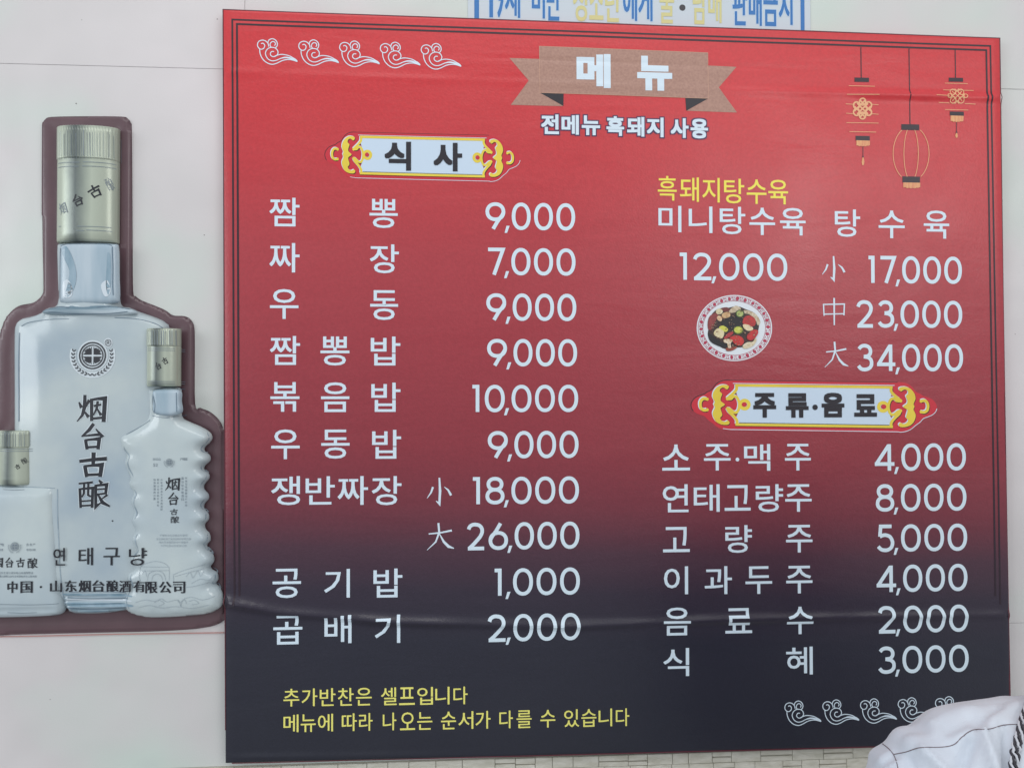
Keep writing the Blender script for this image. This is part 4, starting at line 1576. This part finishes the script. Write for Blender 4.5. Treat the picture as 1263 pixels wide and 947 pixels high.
for ch, b in (('烟', (205.7, 588, 223.5, 604.5)), ('台', (209, 606.7, 222, 621.8)), ('古', (211.7, 626.4, 221, 634)), ('酿', (212.5, 635.5, 222.7, 643.7))):
    sh = Sheet(0.0006)
    put_brush(sh, ch, b, DS, 0.95)
    rb_(sh, 'brush_letter', 'black_print', rbo)
for ch, b in (('烟', (-7.4, 686.4, 5.4, 699)), ('台', (8.4, 686.6, 18.4, 698.8)), ('古', (22, 686.8, 32.4, 698.4)), ('酿', (36, 687, 48, 699.4))):
    sh = Sheet(0.0006)
    put_brush(sh, ch, b, DS, 1.0)
    rb_(sh, 'brush_letter', 'black_print', lbo)
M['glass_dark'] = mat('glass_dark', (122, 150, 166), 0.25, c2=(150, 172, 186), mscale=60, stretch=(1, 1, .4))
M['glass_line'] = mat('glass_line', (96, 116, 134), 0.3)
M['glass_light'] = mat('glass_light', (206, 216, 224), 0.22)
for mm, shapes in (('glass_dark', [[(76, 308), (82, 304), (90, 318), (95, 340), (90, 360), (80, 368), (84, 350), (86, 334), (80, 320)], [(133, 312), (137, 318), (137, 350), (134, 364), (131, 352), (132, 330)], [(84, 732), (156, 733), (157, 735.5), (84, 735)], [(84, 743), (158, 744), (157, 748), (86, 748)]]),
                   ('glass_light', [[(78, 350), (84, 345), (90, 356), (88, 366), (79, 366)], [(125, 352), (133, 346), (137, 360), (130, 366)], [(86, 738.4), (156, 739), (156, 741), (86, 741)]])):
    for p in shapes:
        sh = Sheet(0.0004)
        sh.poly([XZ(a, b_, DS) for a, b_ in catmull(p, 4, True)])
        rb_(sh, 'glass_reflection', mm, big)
sh = Sheet(0.0006)
for p, w_ in (([(74, 306), (72.6, 330), (73, 352), (72, 368)], .0012), ([(138.6, 304), (139.6, 330), (139.4, 350), (140, 364)], .0012), ([(74, 303), (84, 300.6), (108, 300), (130, 300.6), (138, 303)], .0009),
              ([(56, 380), (72, 378), (86, 379.5)], .0011), ([(120, 379), (140, 377.6), (160, 381.4)], .0011), ([(60, 384.6), (84, 387), (112, 387.6), (140, 386.6), (158, 384.4)], .0010),
              ([(24, 402), (34, 397), (60, 393.6), (84, 393)], .0008), ([(140, 391.4), (168, 393), (190, 399), (200, 406)], .0009), ([(21.5, 410), (20.6, 460), (21, 520)], .0016),
              ([(82, 737), (110, 738.2), (158, 737.4)], .0009), ([(84, 749.4), (112, 752), (156, 749.6)], .0012), ([(84, 730.4), (120, 729.6), (154, 731)], .0007)):
    sh = Sheet(0.0006)
    sh.ribbon([XZ(a, b_, DS) for a, b_ in catmull(p, 5)], w_)
    rb_(sh, 'glass_contour', 'glass_line', big)
for p, w_ in (([(188, 481), (187.6, 496), (190, 509)], .0009), ([(190, 488), (192.6, 498), (192, 508)], .0009), ([(188, 480), (205, 478.6), (221, 480)], .0007), ([(219, 484), (219.4, 500), (219.6, 508)], .0009),
              ([(187, 512.6), (205, 515), (223, 512.4)], .0007), ([(154, 536), (170, 527), (184, 518)], .0007)):
    sh = Sheet(0.0006)
    sh.ribbon([XZ(a, b_, DS + .004) for a, b_ in catmull(p, 5)], w_)
    rb_(sh, 'glass_contour', 'glass_line', rbo)
M['glass_soft'] = mat('glass_soft', (134, 152, 166), 0.25, c2=(160, 176, 186), mscale=90)
left_side = [p for p in RB if p[0] < 180 and 536 < p[1] < 752]
right_side = [p for p in RB if p[0] > 240 and 532 < p[1] < 752]
for side, off_, w_ in ((left_side, 3.4, .0022), (right_side, -4.4, .0010)):
    c = catmull([(a + off_, b_) for a, b_ in side], 3)
    n_c = len(c)
    for k_ in range(0, n_c - 7, 7):
        if (k_ // 7) % 3 == 2:
            continue
        sh = Sheet(0.0004)
        q = [XZ(a, b_, .024) for a, b_ in c[k_:k_ + 8]]
        sh.ribbon(q, [w_ * math.sin(math.pi * (t + .35) / 7.7) for t in range(8)])
        rb_(sh, 'glass_ripple', 'glass_soft', rbo)
for p, w_ in (([(71, 603), (71.6, 640), (73.6, 690), (77, 735), (77.6, 750)], .0014), ([(68, 602), (40, 600.6), (6, 600.6)], .0008)):
    sh = Sheet(0.0004)
    sh.ribbon([XZ(a, b_, .026) for a, b_ in catmull(p, 6)], w_)
    rb_(sh, 'glass_contour', 'glass_soft', lbo)
# brush letters running slantwise round the big cap
sh = Sheet(0.0006)
put_brush(sh, '台', (90.5, 240.5, 104, 255), DS, 0.95, rot=math.radians(22))
put_brush(sh, '古', (110, 229, 126, 244), DS, 0.95, rot=math.radians(28))
rb_(sh, 'cap_letters', 'black_print', cap_big)
sh = Sheet(0.0006)
put_brush(sh, '烟', (72, 250, 83, 265), DS, 0.7, rot=math.radians(20))
put_brush(sh, '酿', (130.5, 219, 138, 234), DS, 0.8, rot=math.radians(24))
rb_(sh, 'cap_letters', 'grey_print', cap_big)
sh = Sheet(0.0005)
for (a, b, y) in ((70, 100, 201), (104, 140, 201), (70, 99, 206), (103, 140, 206), (97, 136, 280), (96, 106, 285), (108, 136.5, 284.6), (71, 75, 279)):
    sh.ribbon([XZ(a, y, DS), XZ(b, y + .4, DS)], .00085)
rr = random.Random(4)
for i in range(22):
    x = 70 + (i + rr.uniform(-.35, .35)) / 22 * 73
    sh.ribbon([XZ(x, 160 + rr.uniform(0, 6), DS + .006), XZ(x + .3, 195, DS + .006)], .0003 + .0006 * rr.random() ** 2)
rb_(sh, 'cap_lines', 'grey_print', cap_big)['kind'] = 'stuff'
for cp, x0, x1, ys, yt, yb_ in ((cap_r, 184.5, 222.5, (430, 432.5, 470.5, 473), 408, 426), (cap_l, 0.5, 39.5, (553.4, 556), 532.5, 550)):
    sh = Sheet(0.0005)
    for y in ys:
        sh.ribbon([XZ(x0, y, DS), XZ(x1, y + .3, DS)], .0007)
    for i in range(11):
        x = x0 + 2 + (i + rr.uniform(-.3, .3)) / 11 * (x1 - x0 - 3)
        sh.ribbon([XZ(x, yt, DS), XZ(x + .2, yb_, DS)], .0004 + .0005 * rr.random())
    rb_(sh, 'cap_lines', 'grey_print', cp)['kind'] = 'stuff'
sh = Sheet(0.0006)
put_brush(sh, '台', (195, 447, 202, 456), DS, 0.9, rot=.5)
put_brush(sh, '古', (203.5, 441, 210, 449.5), DS, 1.0, rot=.5)
rb_(sh, 'cap_letters', 'black_print', cap_r)
sh = Sheet(0.0006)
put_brush(sh, '古', (20.5, 572, 26, 578), DS, 0.9, rot=.5)
put_brush(sh, '酿', (27.5, 564.5, 33.5, 571.5), DS, 0.8, rot=.5)
rb_(sh, 'cap_letters', 'black_print', cap_l)

# Korean name and company line across the foot of the sign
ln_ = line_part('name_line', sign, 'black lettering 연태구냥')
for ch, x0, x1 in (('연', 66.5, 80.5), ('태', 97, 114), ('구', 127.5, 147), ('냥', 159.5, 181)):
    sh = Sheet(0.0008)
    for dx in (-.4, 0, .4):
        put_glyph(sh, ch, (x0, 675.4, x1, 697), 0.0, DS, dx=dx)
    flat_letter(sh, 'letter', 'black_print', ln_)
ln_ = line_part('company_line', sign, 'small black company line 中国·山东烟台酿酒有限公司')
for ch, x in zip('中国山东烟台酿酒有限公司', (17.6, 35, 69.5, 86.8, 104, 120.8, 138, 154.6, 172, 189, 206, 223)):
    sh = Sheet(0.0008)
    wdt = 11.5 if ch == '中' else 14
    for dx in (-.6, -.2, .2, .6):
        put_glyph(sh, ch, (x - wdt / 2, 715.6, x + wdt / 2, 729.8), 0.0, DS, dx=dx)
    flat_letter(sh, 'letter', 'black_print', ln_)
sh = Sheet(0.0008)
X, Z, kx, kz = local(52.4, 722.6, DS)
sh.poly([(X + 1.4 * kx * math.cos(a), Z + 1.4 * kx * math.sin(a)) for a in np.linspace(0, 2 * math.pi, 11)[:-1]])
rb_(sh, 'dot', 'black_print', ln_)
# tiny label text on the small bottles
sh = Sheet(0.0005)
rr = random.Random(9)


def tiny(sh, x0, y0, x1, vertical=False, n=6, s=3.2):
    chars = '净含量酒精度年生产日期山东烟台酿酒有限公司地址电话'
    for i in range(n):
        t = (i + .5) / n
        if vertical:
            cx_, cy_ = x0, y0 + (x1 - y0) * t
        else:
            cx_, cy_ = x0 + (x1 - x0) * t, y0
        put_glyph(sh, rr.choice(chars), (cx_ - s / 2, cy_ - s / 2, cx_ + s / 2, cy_ + s / 2), 0.0, DS)


tiny(sh, 190.5, 565.6, 200, n=3)
tiny(sh, 224, 565.6, 233, n=3)
put_glyph(sh, '5', (191, 571, 193.4, 574.6), 0, DS)
put_glyph(sh, '2', (194, 571, 196.4, 574.6), 0, DS)
tiny(sh, 192.6, 589, 616, True, 7, 2.8)
tiny(sh, 196.8, 589, 624, True, 9, 2.6)
tiny(sh, 201.2, 589, 629, True, 11, 2.4)
tiny(sh, 227, 587, 617, True, 7, 3)
tiny(sh, 231.2, 587, 624, True, 10, 2.6)
sh.build('label_text', M['grey_print'], rbo, rsurf)
sh = Sheet(0.0005)
tiny(sh, 199, 659, 233, n=11, s=2.8)
tiny(sh, 194.5, 663.4, 237, n=15, s=2.6)
tiny(sh, 198, 667.4, 234, n=12, s=2.6)
tiny(sh, 200, 671.6, 232, n=10, s=2.6)
sh.build('faint_label_text', M['faint_print'], rbo, rsurf)
sh = Sheet(0.0005)
tiny(sh, 34, 670.6, 46, n=3, s=3.4)
tiny(sh, 34.5, 677, 46, n=4, s=2.8)
tiny(sh, -2, 670.6, 7, n=3, s=3.4)
tiny(sh, -2, 677, 6, n=3, s=2.8)
tiny(sh, 0, 705.4, 43, n=14, s=2.8)
tiny(sh, -2, 709.6, 47, n=18, s=2.6)
sh.build('label_text', M['grey_print'], lbo, rsurf)

# engraved pavilion and waves near the foot of the right bottle
C8 = lambda x, y: XZ(130 + x / 5.92, 630 + y / 5.92, DS)
sh = Sheet(0.0005)
eng = [[(265, 400), (300, 378), (340, 366), (375, 360), (420, 366), (455, 382), (475, 402)], [(265, 400), (475, 402)], [(270, 430), (480, 425)], [(262, 402), (258, 470), (266, 500)], [(476, 402), (480, 440), (476, 500)],
       [(320, 500), (330, 450), (370, 430), (410, 432), (440, 455), (452, 500)], [(350, 500), (360, 465), (390, 452), (420, 468), (428, 500)], [(508, 455), (600, 420), (700, 395), (730, 390)], [(508, 455), (510, 520)], [(520, 470), (620, 440), (720, 420)],
       [(600, 470), (630, 440), (650, 480), (680, 430), (700, 470), (720, 440)], [(250, 530), (350, 545), (450, 535), (600, 548), (760, 520)], [(230, 660), (300, 640), (380, 650), (420, 630), (460, 655), (540, 640), (560, 690), (575, 640), (640, 620), (720, 640), (800, 620)],
       [(250, 700), (330, 680), (420, 700), (520, 690), (640, 705), (760, 680)], [(540, 640), (550, 660), (590, 640), (600, 670)], [(620, 650), (660, 640), (690, 665), (640, 675)], [(370, 660), (400, 640), (440, 665), (400, 685)], [(280, 455), (300, 430), (315, 470)], [(640, 520), (700, 490), (760, 500), (790, 470)]]
for p in eng:
    sh.ribbon([C8(*q) for q in catmull(p, 4)], .0006)
rb_(sh, 'engraving', 'faint_print', rbo, cut=False)
sh = Sheet(0.0006)
sh.poly([XZ(138 + 1.0 * math.cos(a), 642.4 + 1.0 * math.sin(a), DS) for a in np.linspace(0, 6.283, 9)[:-1]])
rb_(sh, 'speck', 'black_print', big, cut=False)
# base lines of the small left bottle and the thin red trim line below the sign
sh = Sheet(0.0005)
for a, b, y in ((2, 72, 744), (10, 46, 754.6), (4, 30, 603.4)):
    sh.ribbon([XZ(a, y, DS), XZ((a + b) / 2, y + .8, DS), XZ(b, y + .2, DS)], .0007)
rb_(sh, 'base_lines', 'grey_print', lbo)
M['trim_red'] = mat('trim_red', (196, 140, 134), 0.5)
v, f = [], []
pts = [(-60, 786), (40, 784.6), (140, 782.2), (276, 780.2)]
base_pts = [XZ(a, b, 0.003) for a, b in pts]
for x, z in base_pts:
    v += [(x, -.0005, z - .0005), (x, -.0025, z - .0005), (x, -.0025, z + .0005), (x, -.0005, z + .0005)]
for i in range(3):
    for a in range(4):
        b = (a + 1) % 4
        f.append((4 * i + a, 4 * i + 4 + a, 4 * i + 4 + b, 4 * i + b))
mesh_obj('lower_trim', v, f, M['trim_red'], sign)

# ------------------------------------------------------------------ person in a white jacket
PD = 0.50


def remeshed(blobs, voxel, smooth):
    """one continuous surface round capsules (a, b, ra, rb)"""
    bm = bmesh.new()
    for a, b, ra, rb2, sq in blobs:
        a, b = Vector(a), Vector(b)
        n = max(2, int((b - a).length / (min(ra, rb2) * .25)) + 1)
        for i in range(n):
            t = i / (n - 1)
            r = ra + (rb2 - ra) * t
            c = a + (b - a) * t
            bmesh.ops.create_icosphere(bm, subdivisions=2, radius=1, matrix=Matrix.Translation(c) @ Matrix.Diagonal((r * sq[0], r * sq[1], r * sq[2], 1)))
    me = bpy.data.meshes.new('tmp')
    bm.to_mesh(me)
    bm.free()
    o = bpy.data.objects.new('tmp', me)
    COL.objects.link(o)
    md = o.modifiers.new('r', 'REMESH')
    md.mode = 'VOXEL'
    md.voxel_size = voxel
    ms = o.modifiers.new('s', 'SMOOTH')
    ms.factor = .6
    ms.iterations = smooth
    dg = bpy.context.evaluated_depsgraph_get()
    em = o.evaluated_get(dg).to_mesh()
    v = [tuple(q.co) for q in em.vertices]
    f = [tuple(q.vertices) for q in em.polygons]
    bpy.data.objects.remove(o)
    return v, f


NB = W(1395, 866, PD)          # base of the neck
nx_, ny_, nz_ = NB
one = (1, 1, 1)
sh_x = W(1118, 900, PD).x - nx_   # outer end of the shoulder, negative
hx_ = nx_ + .03
head = [((nx_, ny_ + .005, nz_ - .05), (hx_, ny_, nz_ + .09), .058, .054, one),
        ((hx_, ny_ - .005, nz_ + .17), (hx_, ny_ + .01, nz_ + .21), .072, .088, (0.92, 1.08, 1.1)),
        ((hx_, ny_ + .07, nz_ + .13), (hx_, ny_ + .06, nz_ + .15), .040, .045, one),
        ((hx_, ny_ + .105, nz_ + .165), (hx_, ny_ + .100, nz_ + .19), .012, .009, one),
        ((hx_ - .082, ny_, nz_ + .165), (hx_ - .084, ny_ - .004, nz_ + .19), .010, .015, (.5, 1, 1.2)),
        ((hx_ + .082, ny_, nz_ + .165), (hx_ + .084, ny_ - .004, nz_ + .19), .010, .015, (.5, 1, 1.2))]
torso = [((nx_, ny_, nz_ - .10), (nx_, ny_, nz_ - .42), .125, .115, (1.15, .75, 1)),
         ((nx_ - .13, ny_, nz_ - .075), (nx_ + .13, ny_, nz_ - .075), .055, .055, one),
         ((nx_, ny_, nz_ - .42), (nx_, ny_, nz_ - .55), .12, .135, (1.15, .8, 1))]
arms = []
for sg in (-1, 1):
    e0 = (nx_ + sg * .185, ny_, nz_ - .10)
    e1 = (nx_ + sg * .215, ny_ + .02, nz_ - .36)
    e2 = (nx_ + sg * .16, ny_ + .21, nz_ - .43)
    arms += [(e0, e1, .048, .038, one), (e1, e2, .037, .026, one), (e2, (e2[0] - sg * .01, e2[1] + .08, e2[2]), .026, .022, (1.2, 1, .6))]
v, f = remeshed(head + torso + arms, 0.009, 6)
person = mesh_obj('person', v, f, mat('skin', (196, 156, 134), 0.5, bump=.1, bscale=200), None, smooth=True, origin=(nx_, ny_, nz_ - .60))
person['label'] = 'person in a white jacket at the lower right corner, only the shoulder showing'
person['category'] = 'person'
# hair
v, f = remeshed([((hx_, ny_ - .022, nz_ + .15), (hx_, ny_ - .008, nz_ + .225), .078, .094, (.98, 1.02, 1.08))], 0.008, 4)
mesh_obj('hair', v, f, mat('hair', (34, 30, 30), 0.45, bump=.6, bscale=90), person, smooth=True)

# jacket surface
J = []
J.append(((nx_, ny_, nz_ - .13), (nx_, ny_, nz_ - .50), .150, .150, (1.18, .80, 1)))
J.append(((nx_, ny_, nz_ - .045), (nx_, ny_, nz_ - .10), .078, .10, (1.0, .95, 1)))
for sg in (-1, 1):
    a0 = (nx_ + sg * .02, ny_, nz_ - .066)
    m0 = (nx_ + sg * .115, ny_, nz_ - .066)
    m1 = (nx_ + sg * .166, ny_, nz_ - .068)
    a1 = (nx_ + sg * .212, ny_, nz_ - .084)
    e1 = (nx_ + sg * .250, ny_ + .01, nz_ - .36)
    e2 = (nx_ + sg * .19, ny_ + .20, nz_ - .43)
    J += [(a0, m0, .078, .075, one), (m0, m1, .075, .070, one), (m1, a1, .070, .064, one), (a1, e1, .064, .058, one), (e1, e2, .058, .044, one)]
v, f = remeshed(J, 0.0042, 14)
tmpv = np.array(v)
# cloth folds: broad soft ones fanning from the shoulder and shallow creases on the sleeve
me = bpy.data.meshes.new('t')
me.from_pydata(v, [], f)
me.update()
nrm = np.array([tuple(q.normal) for q in me.vertices])
FOLDS = [((1212, 902), (1228, 952), 5, .0040), ((1238, 900), (1241, 948), 6, -.0034), ((1138, 926), (1166, 952), 6, .0036), ((1196, 914), (1184, 952), 8, -.0040), ((1120, 936), (1134, 962), 6, -.003),
         ((1166, 897), (1198, 884), 8, -.0042), ((1148, 892), (1188, 871), 8, .0030), ((1206, 892), (1232, 873), 7, -.0036), ((1222, 887), (1252, 867), 7, .0032), ((1120, 916), (1150, 902), 6, .0022),
         ((1070, 942), (1094, 924), 3.5, .0022), ((1078, 948), (1100, 932), 3.5, -.0022), ((1060, 950), (1080, 930), 4, -.0016), ((1088, 950), (1106, 938), 4, .0020)]
RCI = RC.transposed()


def to_px(p):
    c = RCI @ (Vector(p) - CAM)
    return CX + F_PX * c.x / -c.z, CY - F_PX * c.y / -c.z


def folds(p):
    x, y = to_px(p)
    if x < 1030 or y > 1000:
        return 0.0
    s_ = 0.0
    for (x0, y0), (x1, y1), w, a in FOLDS:
        dx, dy = x1 - x0, y1 - y0
        t = max(0, min(1, ((x - x0) * dx + (y - y0) * dy) / (dx * dx + dy * dy)))
        d2 = (x - x0 - dx * t) ** 2 + (y - y0 - dy * t) ** 2
        s_ += 1.5 * a * math.exp(-d2 / (w * w))
    return s_


for i, (p, n_) in enumerate(zip(tmpv, nrm)):
    dx, dz = p[0] - (nx_ - .20), p[2] - (nz_ - .09)
    ang = math.atan2(dz, dx)
    rad = math.hypot(dx, dz)
    q = noise.noise(Vector((p[0] * 11, p[1] * 9, p[2] * 7))) * .005
    q += math.sin(ang * 7 + noise.noise(Vector((p[0] * 9, 1, p[2] * 9))) * 3) * .0030 * min(1, rad / .06) * max(0, 1 - rad / .22) * (1 if p[1] < ny_ else .4)
    q += noise.noise(Vector((p[0] * 34, p[1] * 30, p[2] * 16))) * .0022
    if p[0] < nx_ - .205:
        q += math.sin((p[2] * 1.0 + p[0] * .9) * 150 + noise.noise(Vector(p * 14)) * 3) * .0014
    if n_[1] < .3:
        q += folds(p) * max(0.0, min(1.0, .3 - n_[1]) * 1.4)
    tmpv[i] = p + n_ * q
M['jacket'] = mat('white_jacket_cloth', (200, 208, 220), 0.62, bump=.25, bscale=900, c2=(206, 212, 222), mscale=10)
b = M['jacket'].node_tree.nodes['Principled BSDF']
b.inputs['Sheen Weight'].default_value = .25
jacket = mesh_obj('jacket', [tuple(q) for q in tmpv], f, M['jacket'], person, smooth=True, label='plain white jacket with thin dark seams')
jt = BVHTree.FromPolygons([tuple(map(float, q)) for q in tmpv], f)


def on_jacket(px, py, out=0.0):
    d = (W(px, py, .5) - CAM).normalized()
    hit = jt.ray_cast(CAM, d)
    if hit[0] is None:
        return None
    return hit[0] + hit[1] * out


def tube(pts, r, n=6):
    v, f = [], []
    for i, p in enumerate(pts):
        a = pts[max(0, i - 1)]
        b = pts[min(len(pts) - 1, i + 1)]
        t = (b - a).normalized()
        u = t.cross(Vector((0, 1, 0.1))).normalized()
        w = t.cross(u)
        for k in range(n):
            an = 2 * math.pi * k / n
            v.append(tuple(p + (u * math.cos(an) + w * math.sin(an)) * r))
    for i in range(len(pts) - 1):
        for k in range(n):
            f.append((i * n + k, i * n + (k + 1) % n, (i + 1) * n + (k + 1) % n, (i + 1) * n + k))
    return v, f


for pts in ([(1084, 914), (1094, 921), (1102, 930), (1106, 940), (1110, 960), (1114, 985)], [(1102, 930), (1117, 927), (1135, 921.6), (1162, 921), (1177, 917.5), (1187, 908), (1200, 900), (1221, 898.5), (1237, 893.8), (1254, 893), (1290, 893), (1330, 893)]):
    q = [on_jacket(a, b_, .0002) for a, b_ in catmull(pts, 6)]
    q = [p for p in q if p is not None]
    if len(q) > 3:
        v, f = tube(q, .00042)
        mesh_obj('seam', v, f, M['thread'], jacket, smooth=True)
# striped woven strap over the shoulder
nt_pts = catmull([(1275, 853), (1262, 885), (1255, 908), (1252, 925), (1250, 945), (1249, 985)], 8)
q = [on_jacket(a, b_, .003) for a, b_ in nt_pts]
q = [p for p in q if p is not None]
M['strap_black'] = mat('strap_black', (52, 50, 58), .7)
M['strap_white'] = mat('strap_white', (196, 198, 206), .7)
strands = []
L = [0.0]
for a, b_ in zip(q[:-1], q[1:]):
    L.append(L[-1] + (b_ - a).length)
for k in range(6):
    pts = []
    m_ = 4
    for i in range((len(q) - 1) * m_ + 1):
        j, t = min(i // m_, len(q) - 2), (i - min(i // m_, len(q) - 2) * m_) / m_
        p = q[j].lerp(q[j + 1], t)
        s_ = L[j] + (L[j + 1] - L[j]) * t
        off = math.sin(s_ * 150 + k * 2 * math.pi / 6) * .0036
        dep = math.cos(s_ * 150 + k * 2 * math.pi / 6) * .0014
        pts.append(p + Vector((off, -dep - .001, 0)))
    v, f = tube(pts, .00125, 5)
    strands.append((v, f, 'strap_black' if k % 2 else 'strap_white'))
sv, sf = strands[0][0], strands[0][1]
strap = None
for v, f, mm in strands:
    o = mesh_obj('strap' if strap is None else 'strand', v, f, M[mm], person if strap is None else strap, smooth=True)
    if strap is None:
        strap = o
        o['label'] = 'black and white braided strap over the shoulder'
